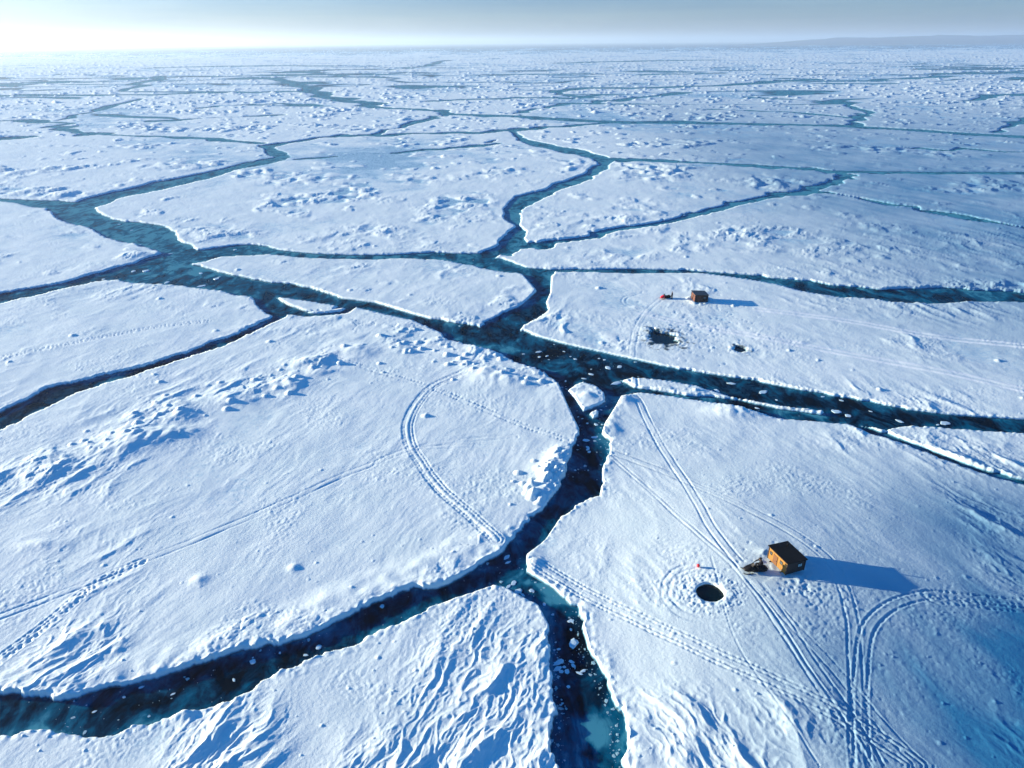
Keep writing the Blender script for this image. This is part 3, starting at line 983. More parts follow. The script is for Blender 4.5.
# ------------------------------------------------------------------ small builders
class MB:
    def __init__(s):
        s.bm = bmesh.new()

    def box(s, c, size, rot=None, bev=.0):
        r = bmesh.ops.create_cube(s.bm, size=1)
        vs = r['verts']
        M = Matrix.Translation(c) @ (rot.to_4x4() if rot else Matrix()) @ Matrix.Diagonal((*size, 1))
        bmesh.ops.transform(s.bm, matrix=M, verts=vs)
        if bev:
            es = list({e for v in vs for e in v.link_edges})
            bmesh.ops.bevel(s.bm, geom=es, offset=bev, segments=2, affect='EDGES', clamp_overlap=True)
        return s

    def tube(s, pts, r, seg=8):
        pts = [Vector(p) for p in pts]
        rr = r if isinstance(r, (list, tuple)) else [r] * len(pts)
        rings = []
        for i, p in enumerate(pts):
            d = (pts[min(i + 1, len(pts) - 1)] - pts[max(i - 1, 0)]).normalized()
            up = Vector((0, 0, 1)) if abs(d.z) < .9 else Vector((1, 0, 0))
            a = d.cross(up).normalized()
            b = d.cross(a)
            rings.append([s.bm.verts.new(p + (a * math.cos(t) + b * math.sin(t)) * rr[i]) for t in [2 * math.pi * k_ / seg for k_ in range(seg)]])
        for A, B in zip(rings, rings[1:]):
            for k_ in range(seg):
                s.bm.faces.new((A[k_], A[(k_ + 1) % seg], B[(k_ + 1) % seg], B[k_]))
        s.bm.faces.new(rings[0][::-1])
        s.bm.faces.new(rings[-1])
        return s

    def loft(s, secs):
        """secs: list of closed rings of points, all the same length"""
        rings = [[s.bm.verts.new(p) for p in sec] for sec in secs]
        n = len(rings[0])
        for A, B in zip(rings, rings[1:]):
            for k_ in range(n):
                s.bm.faces.new((A[k_], A[(k_ + 1) % n], B[(k_ + 1) % n], B[k_]))
        s.bm.faces.new(rings[0][::-1])
        s.bm.faces.new(rings[-1])
        return s

    def ball(s, c, r, sc=(1, 1, 1), u=16, v=10):
        q_ = bmesh.ops.create_uvsphere(s.bm, u_segments=u, v_segments=v, radius=r)
        bmesh.ops.transform(s.bm, matrix=Matrix.Translation(c) @ Matrix.Diagonal((*sc, 1)), verts=q_['verts'])
        return s

    def build(s, name, mat, parent=None, smooth=False):
        bmesh.ops.recalc_face_normals(s.bm, faces=s.bm.faces)
        me = bpy.data.meshes.new(name)
        s.bm.to_mesh(me)
        s.bm.free()
        if smooth:
            for p in me.polygons:
                p.use_smooth = True
        me.materials.append(mat)
        o = bpy.data.objects.new(name, me)
        COL.objects.link(o)
        if parent:
            o.parent = parent
        return o


def empty(name, loc, rz=0):
    o = bpy.data.objects.new(name, None)
    o.location = loc
    o.rotation_euler = (0, 0, rz)
    COL.objects.link(o)
    return o


def wood(name, col, board=.16):
    m, t, b = nt(name)
    L = t.links.new
    tc = node(t, 'ShaderNodeTexCoord')
    mp = node(t, 'ShaderNodeMapping')
    mp.inputs['Scale'].default_value = (1, 1, .12)
    L(tc.outputs['Object'], mp.inputs[0])
    n = noise_node(t, 9, 6, .65, mp.outputs[0])
    r = ramp(t, n.outputs['Fac'], [(.3, tuple(c * .65 for c in col)), (.7, tuple(min(1, c * 1.2) for c in col))])
    sep = node(t, 'ShaderNodeSeparateXYZ')
    L(tc.outputs['Object'], sep.inputs[0])
    ad = node(t, 'ShaderNodeMath', operation='ADD')
    L(sep.outputs['X'], ad.inputs[0])
    L(sep.outputs['Y'], ad.inputs[1])
    md = node(t, 'ShaderNodeMath', operation='PINGPONG')
    md.inputs[1].default_value = board
    L(ad.outputs[0], md.inputs[0])
    lt = node(t, 'ShaderNodeMath', operation='LESS_THAN')
    lt.inputs[1].default_value = .008
    L(md.outputs[0], lt.inputs[0])
    mx = node(t, 'ShaderNodeMix', data_type='RGBA')
    L(lt.outputs[0], mx.inputs['Factor'])
    L(r.outputs[0], mx.inputs['A'])
    mx.inputs['B'].default_value = (*(c * .25 for c in col), 1)
    L(mx.outputs['Result'], b.inputs['Base Color'])
    b.inputs['Roughness'].default_value = .7
    return m


M_YELLOW = wood('ochre_boards', (.30, .145, .018))
M_ORANGE = wood('orange_brown_boards', (.12, .036, .016))
M_REDWOOD = wood('red_brown_boards', (.032, .011, .008))
M_DARKWOOD = wood('tarred_boards', (.035, .022, .016))
M_ROOF = simple('tar_roof', (.005, .005, .006), .75, bump=.4)
M_ROOF2 = simple('dark_steel_roof', (.02, .026, .036), .5)
M_GLASS = simple('window_glass', (.10, .16, .18), .12, var=.1)
M_SMOKE = simple('smoked_windshield', (.006, .007, .008), .5, var=.1)
M_TRIM = simple('pale_trim', (.55, .5, .42), .6)
M_BLACK = simple('black_plastic', (.004, .004, .005), .5)
M_RUBBER = simple('track_rubber', (.01, .01, .01), .8)
M_STEEL = simple('steel', (.05, .05, .055), .4, metal=.6)
M_RED = simple('red_paint', (.55, .012, .02), .35)
M_REDB = simple('red_float', (.75, .012, .03), .45)
M_SUIT = simple('dark_suit', (.007, .008, .012), .85, scale=14)
M_SUIT2 = simple('navy_suit', (.007, .008, .016), .85, scale=14)
M_HELMET = simple('black_helmet', (.012, .012, .012), .25)
M_SKIN = simple('skin', (.55, .33, .25), .5, var=.08)
M_FUR = simple('wool_hat', (.03, .008, .008), .9)
M_DECK = simple('grey_plastic', (.012, .012, .013), .5)


# ------------------------------------------------------------------ huts
def window(parent, c, w, h, axis, out, frame_m, pane_m):
    """window in a wall: axis 'x' (wall runs along x) or 'y'; out = +-1 outward"""
    f = MB()
    t, d = .06, .05
    for (u, v, su, sv) in ((0, h / 2 - t / 2, w, t), (0, -h / 2 + t / 2, w, t), (-w / 2 + t / 2, 0, t, h - 2 * t), (w / 2 - t / 2, 0, t, h - 2 * t), (0, 0, .035, h - 2 * t)):
        if axis == 'x':
            f.box((c[0] + u, c[1] + out * d / 2, c[2] + v), (su, d, sv))
        else:
            f.box((c[0] + out * d / 2, c[1] + u, c[2] + v), (d, su, sv))
    fo = f.build('window', frame_m, parent)
    p = MB()
    if axis == 'x':
        p.box((c[0], c[1] + out * .012, c[2]), (w - 2 * t - .004, .02, h - 2 * t - .004))
    else:
        p.box((c[0] + out * .012, c[1], c[2]), (.02, w - 2 * t - .004, h - 2 * t - .004))
    p.build('pane', pane_m, fo)
    return fo


def hut(name, loc, rz, W, D, HT, wall_m, side_m, roof_m, label, red=False):
    r = empty(name, loc, rz)
    tag(r, label, 'fishing hut')
    z0 = .12
    b = MB()
    hi, lo = HT, HT - .14
    # walls as one shell, the roof line falling to the back (+x)
    def ring(x0, x1, y0, y1):
        return
    def panel(p, q_, th, n):
        pass
    bmv = [(-W / 2, -D / 2), (W / 2, -D / 2), (W / 2, D / 2), (-W / 2, D / 2)]
    bot = [Vector((x, y, z0)) for x, y in bmv]
    topr = [Vector((x, y, hi if x < 0 else lo)) for x, y in bmv]
    b.loft([bot, topr])
    wo = b.build('wall', wall_m, r)
    wo.data.materials.append(side_m)
    for p in wo.data.polygons:                      # the back and both end walls take the darker material
        if abs(p.normal.y) > .9 or p.normal.x > .9:
            p.material_index = 1
    for (x, y) in bmv:
        MB().box((x + (.012 if x > 0 else -.012), y + (.012 if y > 0 else -.012), (z0 + lo) / 2 - .02), (.09, .09, lo - z0 - .04)).build('corner_post', side_m, r)
    ov = .16
    sl = math.atan2(hi - lo, W)
    rf = MB()
    rot = Matrix.Rotation(sl, 3, 'Y')
    rf.box((0, 0, (hi + lo) / 2 + .065), (W / math.cos(sl) + 2 * ov, D + 2 * ov, .11), rot, .015)
    ro = rf.build('roof', roof_m, r)
    for y in (-D * .3, D * .3):
        MB().box((0, y, .06), (W + .5, .14, .12), None, .02).build('runner', M_DARKWOOD, r)
    return r


near = hut('fishing_hut', (NHUT[0], NHUT[1], PADS[0] - .05), R(19), 2.45, 3.05, 1.75, M_YELLOW, M_DARKWOOD, M_ROOF,
           'black-roofed fishing hut with sunlit yellow board wall, the larger one nearby on the tracked floe')
# lit long wall: door, boarded opening and a small square vent
W, D = 2.45, 3.05
dm = MB().box((-W / 2 - .02, .35, .12 + .62), (.05, .68, 1.22)).build('door', wood('worn_door_boards', (.17, .07, .018), .12), near)
dm['label'] = 'darker worn door in the yellow wall'
MB().box((-W / 2 - .07, .1, .75), (.05, .05, .14)).build('handle', M_STEEL, dm)
window(near, (-W / 2, -.62, 1.12), .42, .42, 'y', -1, M_DARKWOOD, M_GLASS)
window(near, (-W / 2, 1.12, 1.12), .34, .40, 'y', -1, M_DARKWOOD, M_GLASS)
window(near, (.55, -D / 2, 1.02), .62, .52, 'x', -1, M_DARKWOOD, simple('frosted_glass', (.42, .66, .66), .3, var=.1))
pp = MB().tube([(.7, .9, 1.6), (.7, .9, 2.05)], .06, 10).tube([(.7, .9, 2.07), (.7, .9, 2.12)], .1, 10)
pp.build('stovepipe', M_BLACK, near)

far = hut('fishing_hut', (FHUT[0], FHUT[1], PADS[1] - .05), R(3), 3.0, 2.9, 1.85, M_ORANGE, M_REDWOOD, M_ROOF2,
          'dark red-brown fishing hut, the small distant one on the floe with two ragged holes')
W, D = 3.0, 2.9
dm = MB().box((-.6, -D / 2 - .02, .12 + .75), (.75, .05, 1.5)).build('door', wood('brown_door_boards', (.10, .03, .02), .12), far)
MB().box((-.32, -D / 2 - .07, .9), (.05, .05, .14)).build('handle', M_STEEL, dm)
window(far, (.75, -D / 2, 1.15), .6, .5, 'x', -1, M_DARKWOOD, M_GLASS)
window(far, (-W / 2, 0, 1.2), .5, .45, 'y', -1, M_DARKWOOD, M_GLASS)


# ------------------------------------------------------------------ snowmobiles (nose towards +x)
def snowmobile(loc, rz, paint, label):
    r = empty('snowmobile', loc, rz)
    tag(r, label, 'snowmobile', 'snowmobiles by the huts')

    def sec(x, w, z0, z1, ch=.3):
        h = z1 - z0
        return [(x, -w * .8, z0), (x, -w, z0 + h * .45), (x, -w * (1 - ch), z1 - h * .08), (x, -w * .3, z1), (x, w * .3, z1), (x, w * (1 - ch), z1 - h * .08), (x, w, z0 + h * .45), (x, w * .8, z0)]
    MB().loft([sec(1.28, .10, .34, .42), sec(1.15, .30, .27, .52), sec(.85, .42, .24, .70), sec(.5, .44, .24, .86), sec(.22, .38, .26, .92), sec(.1, .30, .3, .84)]).build('hood', paint, r, True)
    MB().loft([sec(.16, .26, .28, .62), sec(-.5, .27, .28, .58), sec(-1.25, .27, .30, .56), sec(-1.45, .24, .36, .50)]).build('tunnel', M_DECK, r)
    MB().loft([sec(.12, .16, .60, .80), sec(-.15, .19, .57, .76), sec(-.6, .2, .56, .75), sec(-1.0, .19, .56, .80), sec(-1.15, .15, .6, .78)]).build('seat', M_BLACK, r, True)
    # rubber track loop with lugs
    pth = [(.25, .30), (.35, .2), (.25, .08), (-.2, .03), (-1.05, .03), (-1.35, .12), (-1.42, .25), (-1.3, .36), (-.4, .38)]
    t = MB()
    a = [Vector((x, -.2, z)) for x, z in pth]
    b_ = [Vector((x, .2, z)) for x, z in pth]
    t.loft([a, b_])
    for i in range(len(pth)):
        (x0, z0), (x1, z1) = pth[i], pth[(i + 1) % len(pth)]
        n = max(1, int(math.hypot(x1 - x0, z1 - z0) / .12))
        for k_ in range(n):
            f = (k_ + .5) / n
            t.box((x0 + (x1 - x0) * f, 0, z0 + (z1 - z0) * f), (.03, .38, .05))
    t.build('track', M_RUBBER, r)
    for s in (-1, 1):
        k_ = MB()
        y = .48 * s
        prof = [(.25, .05), (.5, .03), (1.0, .03), (1.25, .09), (1.42, .22)]
        k_.loft([[(x, y - .07, z), (x, y + .07, z), (x, y + .07, z + .03), (x, y - .07, z + .03)] for x, z in prof])
        so = k_.build('ski', M_BLACK, r)
        MB().tube([(1.25, y, .12), (1.32, y, .28), (1.42, y, .24)], .014).build('ski_loop', M_STEEL, so)
        MB().tube([(.78, y, .06), (.70, y * .8, .35), (.62, y * .5, .5)], [.035, .03, .025]).build('strut', M_STEEL, r)
        MB().ball((1.17, .16 * s, .47), .06, (.8, 1.2, .7)).build('headlight', M_STEEL, r, True)
    w_ = MB()
    w_.loft([[(.42, -.26, .86), (.46, 0, .90), (.42, .26, .86), (.40, .26, .86), (.44, 0, .89), (.40, -.26, .86)],
             [(.16, -.24, 1.14), (.22, 0, 1.20), (.16, .24, 1.14), (.14, .24, 1.14), (.20, 0, 1.19), (.14, -.24, 1.14)]])
    w_.build('windshield', M_SMOKE, r)
    hb = MB().tube([(.25, 0, .85), (.1, 0, .98)], .03).tube([(-.02, -.36, .98), (.1, -.2, 1.0), (.1, .2, 1.0), (-.02, .36, .98)], .018).build('handlebar', M_BLACK, r)
    rk = MB().tube([(-1.1, -.22, .58), (-1.5, -.22, .60), (-1.5, .22, .60), (-1.1, .22, .58)], .018).tube([(-1.3, -.22, .59), (-1.3, .22, .59)], .014)
    rk.build('rear_rack', M_STEEL, r)
    return r


# ------------------------------------------------------------------ people, one skinned surface each
def person(loc, rz, joints, label, suit, hat_mat, helmet):
    r = empty('person', loc, rz)
    tag(r, label, 'person')
    verts, rads, edges = [], [], []
    names = {}

    def add(n, p, rad, par=None):
        verts.append(p)
        rads.append(rad)
        names[n] = len(verts) - 1
        if par is not None:
            edges.append((names[par], names[n]))
    J = joints
    add('pelvis', J['pelvis'], .15)
    add('waist', J['waist'], .145, 'pelvis')
    add('chest', J['chest'], .17, 'waist')
    add('neck', J['neck'], .075, 'chest')
    for s in ('l', 'r'):
        add('sh' + s, J['sh' + s], .085, 'chest')
        add('el' + s, J['el' + s], .06, 'sh' + s)
        add('wr' + s, J['wr' + s], .043, 'el' + s)
        add('hip' + s, J['hip' + s], .115, 'pelvis')
        add('kn' + s, J['kn' + s], .08, 'hip' + s)
        add('an' + s, J['an' + s], .058, 'kn' + s)
        add('heel' + s, Vector(J['an' + s]) + Vector((0, 0, -.05)), .06, 'an' + s)
        add('toe' + s, Vector(J['an' + s]) + Vector((.18, 0, -.06)), .045, 'heel' + s)
        e, w_ = Vector(J['el' + s]), Vector(J['wr' + s])
        d = (w_ - e).normalized()
        side = d.cross(Vector((0, 0, 1)) if abs(d.z) < .8 else Vector((1, 0, 0))).normalized()
        curl = d.cross(side).normalized()
        if curl.z > 0:
            curl = -curl
        palm = w_ + d * .06
        add('palm' + s, palm, .036, 'wr' + s)
        for fi, (o, ln) in enumerate(((-.03, .07), (-.01, .085), (.01, .08), (.03, .062))):
            k1 = palm + side * o + d * ln * .55
            k2 = k1 + d * ln * .35 + curl * ln * .5
            add(f'f{fi}{s}', k1, .0105, 'palm' + s)
            add(f'g{fi}{s}', k2, .009, f'f{fi}{s}')
        th = palm - d * .03 + side * .04 * (1 if s == 'l' else -1)
        add('t' + s, th + d * .02, .012, 'palm' + s)
        add('u' + s, th + d * .055 + curl * .02, .010, 't' + s)
    me = bpy.data.meshes.new('body')
    me.from_pydata([tuple(v) for v in verts], edges, [])
    o = bpy.data.objects.new('body', me)
    COL.objects.link(o)
    o.parent = r
    o.modifiers.new('skin', 'SKIN')
    if not me.skin_vertices:
        bm = bmesh.new()
        bm.from_mesh(me)
        bm.verts.layers.skin.verify()
        bm.to_mesh(me)
        bm.free()
    for i, sv in enumerate(me.skin_vertices[0].data):
        k_ = 1.4 if rads[i] > .03 else 1.0
        sv.radius = (rads[i] * k_, rads[i] * k_)
        sv.use_root = (i == 0)
    sb = o.modifiers.new('sub', 'SUBSURF')
    sb.levels = sb.render_levels = 1
    me.materials.append(suit)
    # head: skull, jaw, nose, ears and eye sockets in one mesh
    hc = Vector(J['head'])
    hd = MB()
    hd.ball(hc, .105, (1.02, .82, 1.12), 20, 14)
    hd.ball(hc + Vector((.04, 0, -.07)), .062, (1, .85, .8), 14, 8)
    hd.tube([hc + Vector((.10, 0, .015)), hc + Vector((.128, 0, -.025))], [.012, .02], 8)
    for s in (-1, 1):
        hd.ball(hc + Vector((-.005, .088 * s, -.01)), .028, (.6, .4, 1), 8, 6)
    hd.tube([hc + Vector((-.01, 0, -.08)), Vector(J['neck'])], [.05, .055], 10)
    ho = hd.build('head', M_SKIN, r, True)
    for s in (-1, 1):
        MB().ball(hc + Vector((.093, .036 * s, .018)), .012, (.6, 1, .7), 8, 6).build('eye', M_BLACK, ho)
    MB().box(hc + Vector((.094, 0, -.062)), (.012, .045, .009)).build('mouth', M_FUR, ho)
    if helmet:
        k_ = MB()
        k_.ball(hc + Vector((-.015, 0, .035)), .135, (1.08, .95, 1.0), 18, 12)
        k_.loft([[(hc.x + .06, -.1, hc.z + .075), (hc.x + .06, .1, hc.z + .075), (hc.x + .06, .1, hc.z + .09), (hc.x + .06, -.1, hc.z + .09)],
                 [(hc.x + .2, -.07, hc.z + .055), (hc.x + .2, .07, hc.z + .055), (hc.x + .2, .07, hc.z + .065), (hc.x + .2, -.07, hc.z + .065)]])
        k_.build('helmet', hat_mat, r, True)
    else:
        k_ = MB()
        k_.ball(hc + Vector((-.015, 0, .05)), .115, (1.02, .86, .95), 18, 12)
        k_.build('hat', hat_mat, r, True)
    return r


def upright():
    J = dict(pelvis=Vector((0, 0, .95)), waist=Vector((.01, 0, 1.12)), chest=Vector((.01, 0, 1.34)), neck=Vector((.01, 0, 1.51)), head=Vector((.03, 0, 1.66)))
    for s, k_ in (('l', 1), ('r', -1)):
        J['sh' + s] = Vector((0, .20 * k_, 1.41))
        J['el' + s] = Vector((-.02, .27 * k_, 1.14))
        J['wr' + s] = Vector((.10, .25 * k_, .92))
        J['hip' + s] = Vector((0, .10 * k_, .90))
        J['kn' + s] = Vector((.03, .12 * k_, .50))
        J['an' + s] = Vector((-.02, .13 * k_, .11))
    return J


def astride():
    J = dict(pelvis=Vector((-.62, 0, .90)), waist=Vector((-.58, 0, 1.08)), chest=Vector((-.50, 0, 1.30)), neck=Vector((-.46, 0, 1.47)), head=Vector((-.41, 0, 1.61)))
    for s, k_ in (('l', 1), ('r', -1)):
        J['sh' + s] = Vector((-.48, .20 * k_, 1.37))
        J['el' + s] = Vector((-.29, .34 * k_, 1.14))
        J['wr' + s] = Vector((-.07, .32 * k_, 1.03))
        J['hip' + s] = Vector((-.58, .13 * k_, .86))
        J['kn' + s] = Vector((-.18, .32 * k_, .72))
        J['an' + s] = Vector((-.28, .34 * k_, .42))
    return J


sx, sy = SLED
ax, ay = ground(743, 572)
bx, by = ground(766, 570.5)
rz = math.atan2(ay - by, ax - bx)
snowmobile((sx, sy, PADS[2] - .03), rz, M_BLACK, 'black snowmobile parked beside the yellow walled hut with a rider in the saddle')
person((sx, sy, PADS[2] - .03), rz, astride(), 'person in dark suit and helmet sitting astride the black snowmobile', M_SUIT, M_HELMET, True).scale = (1.12, 1.12, 1.1)
gx, gy = FSLED
snowmobile((gx, gy, PADS[3] - .03), R(195), M_RED, 'red snowmobile standing on the snow west of the small distant hut')
person((FPERS[0], FPERS[1], PADS[4] - .02), R(190), upright(), 'person in dark clothes standing behind the red snowmobile', M_SUIT2, M_FUR, False)

# water standing in the fishing holes
M_HOLE = simple('hole_water', (.0006, .007, .011), .2, var=.6, scale=1.2)
for (hx_, hy_, r), label in zip(HOLE_XY, ('smooth round fishing hole full of dark water beside the red marker',
                                          'big ragged fishing hole with splashed slushy edges south of the small distant hut',
                                          'small ragged fishing hole east of the big splashed one')):
    rr = r * (1.12 if r < 1.5 else 1.7)
    lv = min(height_at(hx_ + 1.35 * rr * math.cos(a), hy_ + 1.35 * rr * math.sin(a)) for a in np.linspace(0, 6.28, 24)) - .16
    e = []
    for z_ in (lv - .3, lv):
        e.append([(rr * math.cos(a), rr * math.sin(a), z_ - lv) for a in np.linspace(0, 2 * math.pi, 40, endpoint=False)])
    o = MB().loft(e).build('fishing_hole', M_HOLE)
    o.location = (hx_, hy_, lv)
    tag(o, label, 'fishing hole')

# red marker
mx_, my_ = MARK
mz = height_at(mx_, my_)
mk = empty('marker', (mx_, my_, mz - .02))
tag(mk, 'small round red marker on a short stake by the smooth round fishing hole', 'marker')
MB().tube([(0, 0, -.15), (0, 0, .12)], .022, 8).build('stake', M_DARKWOOD, mk)
MB().ball((0, 0, .28), .19, (1, 1, 1.05), 20, 14).tube([(0, 0, .46), (0, 0, .52)], [.03, .025], 8).build('float', M_REDB, mk, True)


# ------------------------------------------------------------------ loose ice in the leads
def chunk_mesh(seed, r, hgt):
    rg = random.Random(seed)
    n = rg.randint(7, 11)
    bm = bmesh.new()
    rings = []
    base = [(2 * math.pi * k_ / n + rg.uniform(-.2, .2), rg.uniform(.7, 1.1)) for k_ in range(n)]
    for zf, rf in ((-.6, .85), (0.0, 1.0), (.75, .95), (1.0, .72)):
        rings.append([bm.verts.new((r * q_ * rf * math.cos(a), r * q_ * rf * math.sin(a) * .8, hgt * (zf + (rg.uniform(-.18, .18) if zf > .5 else 0)))) for a, q_ in base])
    for A, B in zip(rings, rings[1:]):
        for k_ in range(n):
            bm.faces.new((A[k_], A[(k_ + 1) % n], B[(k_ + 1) % n], B[k_]))
    c = bm.verts.new((0, 0, hgt * rg.uniform(.95, 1.25)))
    for k_ in range(n):
        bm.faces.new((rings[-1][k_], rings[-1][(k_ + 1) % n], c))
    bm.faces.new(rings[0][::-1])
    bmesh.ops.recalc_face_normals(bm, faces=bm.faces)
    return bm


def sd_at(x, y):
    r = int(round(np.interp(y, Yrow, np.arange(NR))))
    c = int(round(np.interp(x / (y * CP + CAM_H * SP) * F_PX, ss, np.arange(NC))))
    return float(sdt[r, c])


M_CHUNK = simple('drift_ice', (.46, .66, .78), .6, var=.12, scale=2, bump=.5)
M_BRASH = simple('slush_ice', (.26, .46, .56), .6, var=.3, scale=1.5)
protos = []
for i in range(8):
    bm = chunk_mesh(i, 1.0, .28)
    me = bpy.data.meshes.new('ice_chunk')
    bm.to_mesh(me)
    bm.free()
    me.materials.append(M_CHUNK)
    protos.append(me)
ZONES = [  # name of the place, label, pixel box, count, size range m
    ('pale ice cake floating in the broad end of the south channel', (548, 610, 592, 690), 16, (.22, .62)),
    ('pale ice cake afloat where the south channel meets the foreground lead', (505, 555, 560, 605), 9, (.2, .5)),
    ('pale ice cake floating in the main lead upstream of the blocky lump', (500, 345, 640, 385), 16, (.3, .9)),
    ('pale ice cake floating in the neck of water below the blocky lump', (575, 405, 612, 460), 10, (.25, .7)),
    ('pale ice cake floating in the eastern arm of the main lead', (640, 365, 960, 425), 14, (.3, .85)),
    ('pale ice cake floating in the dark foreground lead', (80, 600, 480, 720), 10, (.2, .5)),
    ('pale ice cake floating in the wide blue-green junction of western leads', (100, 212, 330, 300), 12, (.6, 1.4)),
]
for label, (x0, y0, x1, y1), n, (s0, s1) in ZONES:
    got, tries = 0, 0
    while got < n and tries < 3000:
        tries += 1
        x, y = ground(random.uniform(x0, x1), random.uniform(y0, y1), 0)
        s = s0 + (s1 - s0) * random.random() ** 2
        if sd_at(x, y) > -s * 1.1:
            continue
        o = bpy.data.objects.new('ice_chunk', random.choice(protos))
        o.location = (x, y, 0)
        o.rotation_euler = (0, 0, random.uniform(0, 6.28))
        o.scale = (s * random.uniform(.8, 1.5), s * random.uniform(.7, 1.1), s * random.uniform(.2, .5))
        COL.objects.link(o)
        tag(o, label, 'ice chunk', label.replace('pale ice cake', 'ice cakes').replace('floating ', '').replace('afloat ', ''))
        got += 1
bm = bmesh.new()
cnt = 0
for k_ in range(9000):
    px, py = random.choice([(random.uniform(480, 640), random.uniform(340, 480)), (random.uniform(540, 620), random.uniform(540, 768)), (random.uniform(0, 1024), random.uniform(200, 460)), (random.uniform(0, 560), random.uniform(540, 740))])
    x, y = ground(px, py, 0)
    d_ = sd_at(x, y)
    if d_ > -.1 or random.random() < .25 or (d_ < -1.0 and float(pn(np.array([x / 5]), np.array([y / 5]), 210)[0]) < .12 + .25 * random.random()):
        continue
    s = (.04 + .2 * random.random() ** 4) * (1 + max(0, y - 60) / 130)
    if random.random() < .45:
        continue
    n = random.randint(5, 8)
    a0 = random.random() * 6
    ring = [(x + s * random.uniform(.45, 1.5) * math.cos(a0 + 6.283 * i / n), y + s * random.uniform(.45, 1.5) * math.sin(a0 + 6.283 * i / n)) for i in range(n)]
    t_ = s * random.uniform(.05, .2)
    A = [bm.verts.new((u, v, -.03)) for u, v in ring]
    B = [bm.verts.new((x + (u - x) * .8, y + (v - y) * .8, t_)) for u, v in ring]
    for i in range(n):
        bm.faces.new((A[i], A[(i + 1) % n], B[(i + 1) % n], B[i]))
    bm.faces.new(B)
    cnt += 1
me = bpy.data.meshes.new('brash_ice')
bm.to_mesh(me)
bm.free()
me.materials.append(M_BRASH)
o = bpy.data.objects.new('brash_ice', me)
COL.objects.link(o)
tag(o, kind='stuff')
print('brash', cnt)

# ------------------------------------------------------------------ far shore
nx_, ny_ = 220, 14
bm = bmesh.new()
vs = []
for j in range(ny_):
    row = []
    for i in range(nx_):
        u, v = i / (nx_ - 1), j / (ny_ - 1)
        x = 3000 + u * 9500
        y = 9000 + v * 2600 - 900 * u
        prof = smoo(u / .16) * (1 - .0 * u)
        hgt = prof * math.sin(math.pi * min(1, v * 1.15)) ** .7 if v < .87 else 0
        n = float(fbm(np.array([x]), np.array([y]), 1500, 5, 201)[0])
        row.append(bm.verts.new((x, y, -1 + 88 * max(0, hgt) * (1 + .35 * n))))
    vs.append(row)
for j in range(ny_ - 1):
    for i in range(nx_ - 1):
        bm.faces.new((vs[j][i], vs[j][i + 1], vs[j + 1][i + 1], vs[j + 1][i]))
me = bpy.data.meshes.new('hills')
bm.to_mesh(me)
bm.free()
M_HILL, t, b = nt('wooded_hills')
geo = node(t, 'ShaderNodeNewGeometry')
n = noise_node(t, .006, 6, .7, geo.outputs['Position'])
r_ = ramp(t, n.outputs['Fac'], [(.45, (.001, .03, .07)), (.66, (.004, .06, .12)), (.80, (.5, .6, .68))])
t.links.new(r_.outputs[0], b.inputs['Base Color'])
b.inputs['Roughness'].default_value = .9
me.materials.append(M_HILL)
o = bpy.data.objects.new('hills', me)
COL.objects.link(o)
tag(o, kind='structure')

# ------------------------------------------------------------------ haze
M_HAZE = bpy.data.materials.new('haze')
M_HAZE.use_nodes = True
t = M_HAZE.node_tree
t.nodes.clear()
out = node(t, 'ShaderNodeOutputMaterial')
pv = node(t, 'ShaderNodeVolumePrincipled')
pv.inputs['Color'].default_value = (.66, .83, .97, 1)
pv.inputs['Density'].default_value = 0.000115
pv.inputs['Anisotropy'].default_value = .42
t.links.new(pv.outputs[0], out.inputs['Volume'])
hz = MB().box((0, 30000, 88), (190000, 66000, 180)).build('haze', M_HAZE)
tag(hz, kind='stuff')

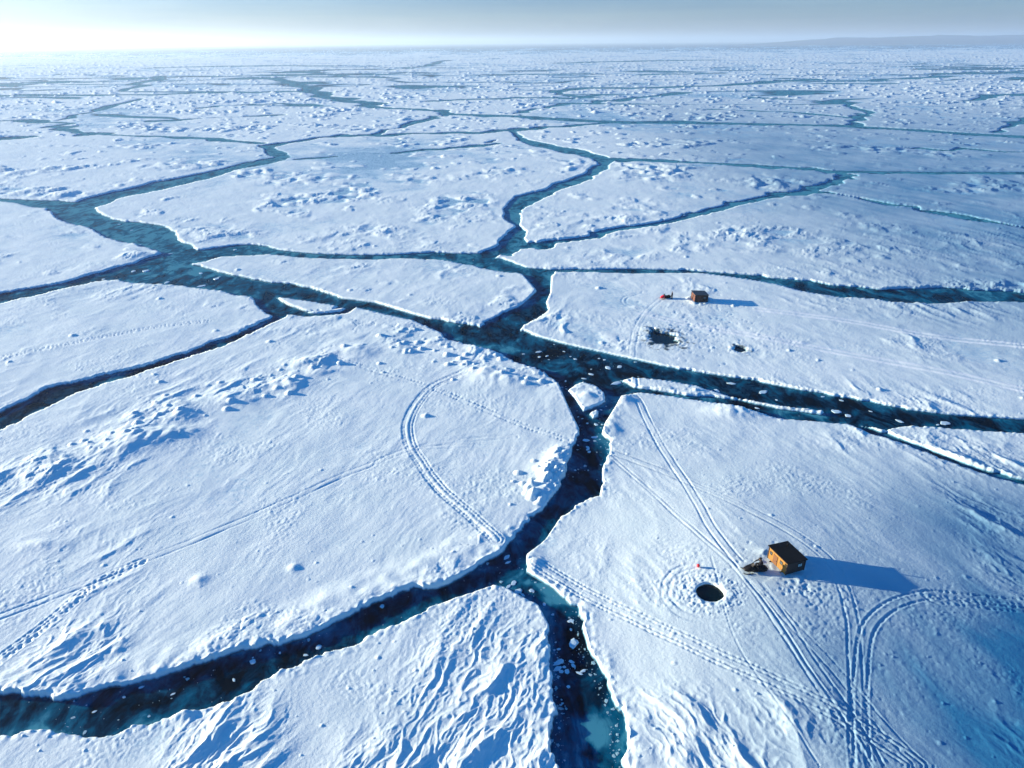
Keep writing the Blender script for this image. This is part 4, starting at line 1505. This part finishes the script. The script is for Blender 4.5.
# ------------------------------------------------------------------ sky and sun
w = bpy.data.worlds.new('World')
SC.world = w
w.use_nodes = True
t = w.node_tree
bg = t.nodes['Background']
sky = node(t, 'ShaderNodeTexSky')
sky.sky_type = 'NISHITA'
sky.sun_disc = False
sky.sun_elevation = SUN_EL
sky.sun_rotation = math.atan2(SUN_AZ_X, SUN_AZ_Y)
sky.altitude = 0
sky.air_density = 1.0
sky.dust_density = 0.6
sky.ozone_density = 6.0
# the clear upper sky is a deeper blue than the hazy band over the ice
tc = node(t, 'ShaderNodeTexCoord')
sp = node(t, 'ShaderNodeSeparateXYZ')
t.links.new(tc.outputs['Generated'], sp.inputs[0])
tint = ramp(t, sp.outputs['Z'], [(0.0, (.88, .75, .76)), (.05, (.72, .73, .90)), (.18, (.10, .77, .97)), (.5, (.04, .77, 1.0))])
ml = node(t, 'ShaderNodeMix', data_type='RGBA', blend_type='MULTIPLY')
ml.inputs['Factor'].default_value = 1
t.links.new(sky.outputs[0], ml.inputs['A'])
# thin streaks of high cloud
mpw = node(t, 'ShaderNodeMapping')
mpw.inputs['Scale'].default_value = (1.2, 1.2, 26)
t.links.new(tc.outputs['Generated'], mpw.inputs[0])
cn = noise_node(t, 2.2, 5, .55, mpw.outputs[0])
cr = ramp(t, cn.outputs['Fac'], [(.35, (.86, .91, .95)), (.68, (1.22, 1.14, 1.08))])
m0 = node(t, 'ShaderNodeMix', data_type='RGBA', blend_type='MULTIPLY')
m0.inputs['Factor'].default_value = 1
t.links.new(tint.outputs[0], m0.inputs['A'])
t.links.new(cr.outputs[0], m0.inputs['B'])
t.links.new(m0.outputs['Result'], ml.inputs['B'])
t.links.new(ml.outputs['Result'], bg.inputs['Color'])
bg.inputs['Strength'].default_value = .09

sun = bpy.data.lights.new('sun', 'SUN')
sun.energy = 5.0
sun.angle = R(.5)
sun.color = (1, .83, .60)
so = bpy.data.objects.new('sun', sun)
dirv = Vector((-SUN_AZ_X * math.cos(SUN_EL), -SUN_AZ_Y * math.cos(SUN_EL), -math.sin(SUN_EL)))
so.rotation_euler = dirv.to_track_quat('-Z', 'Y').to_euler()
so.location = (-200, 60, 150)
COL.objects.link(so)

vs_ = SC.view_settings
vs_.view_transform = 'Standard'
vs_.look = 'None'
vs_.gamma = 1
vs_.use_curve_mapping = False
vs_.exposure = 1.50
SC.cycles.use_denoising = True
SC.cycles.max_bounces = 5
SC.cycles.volume_bounces = 1
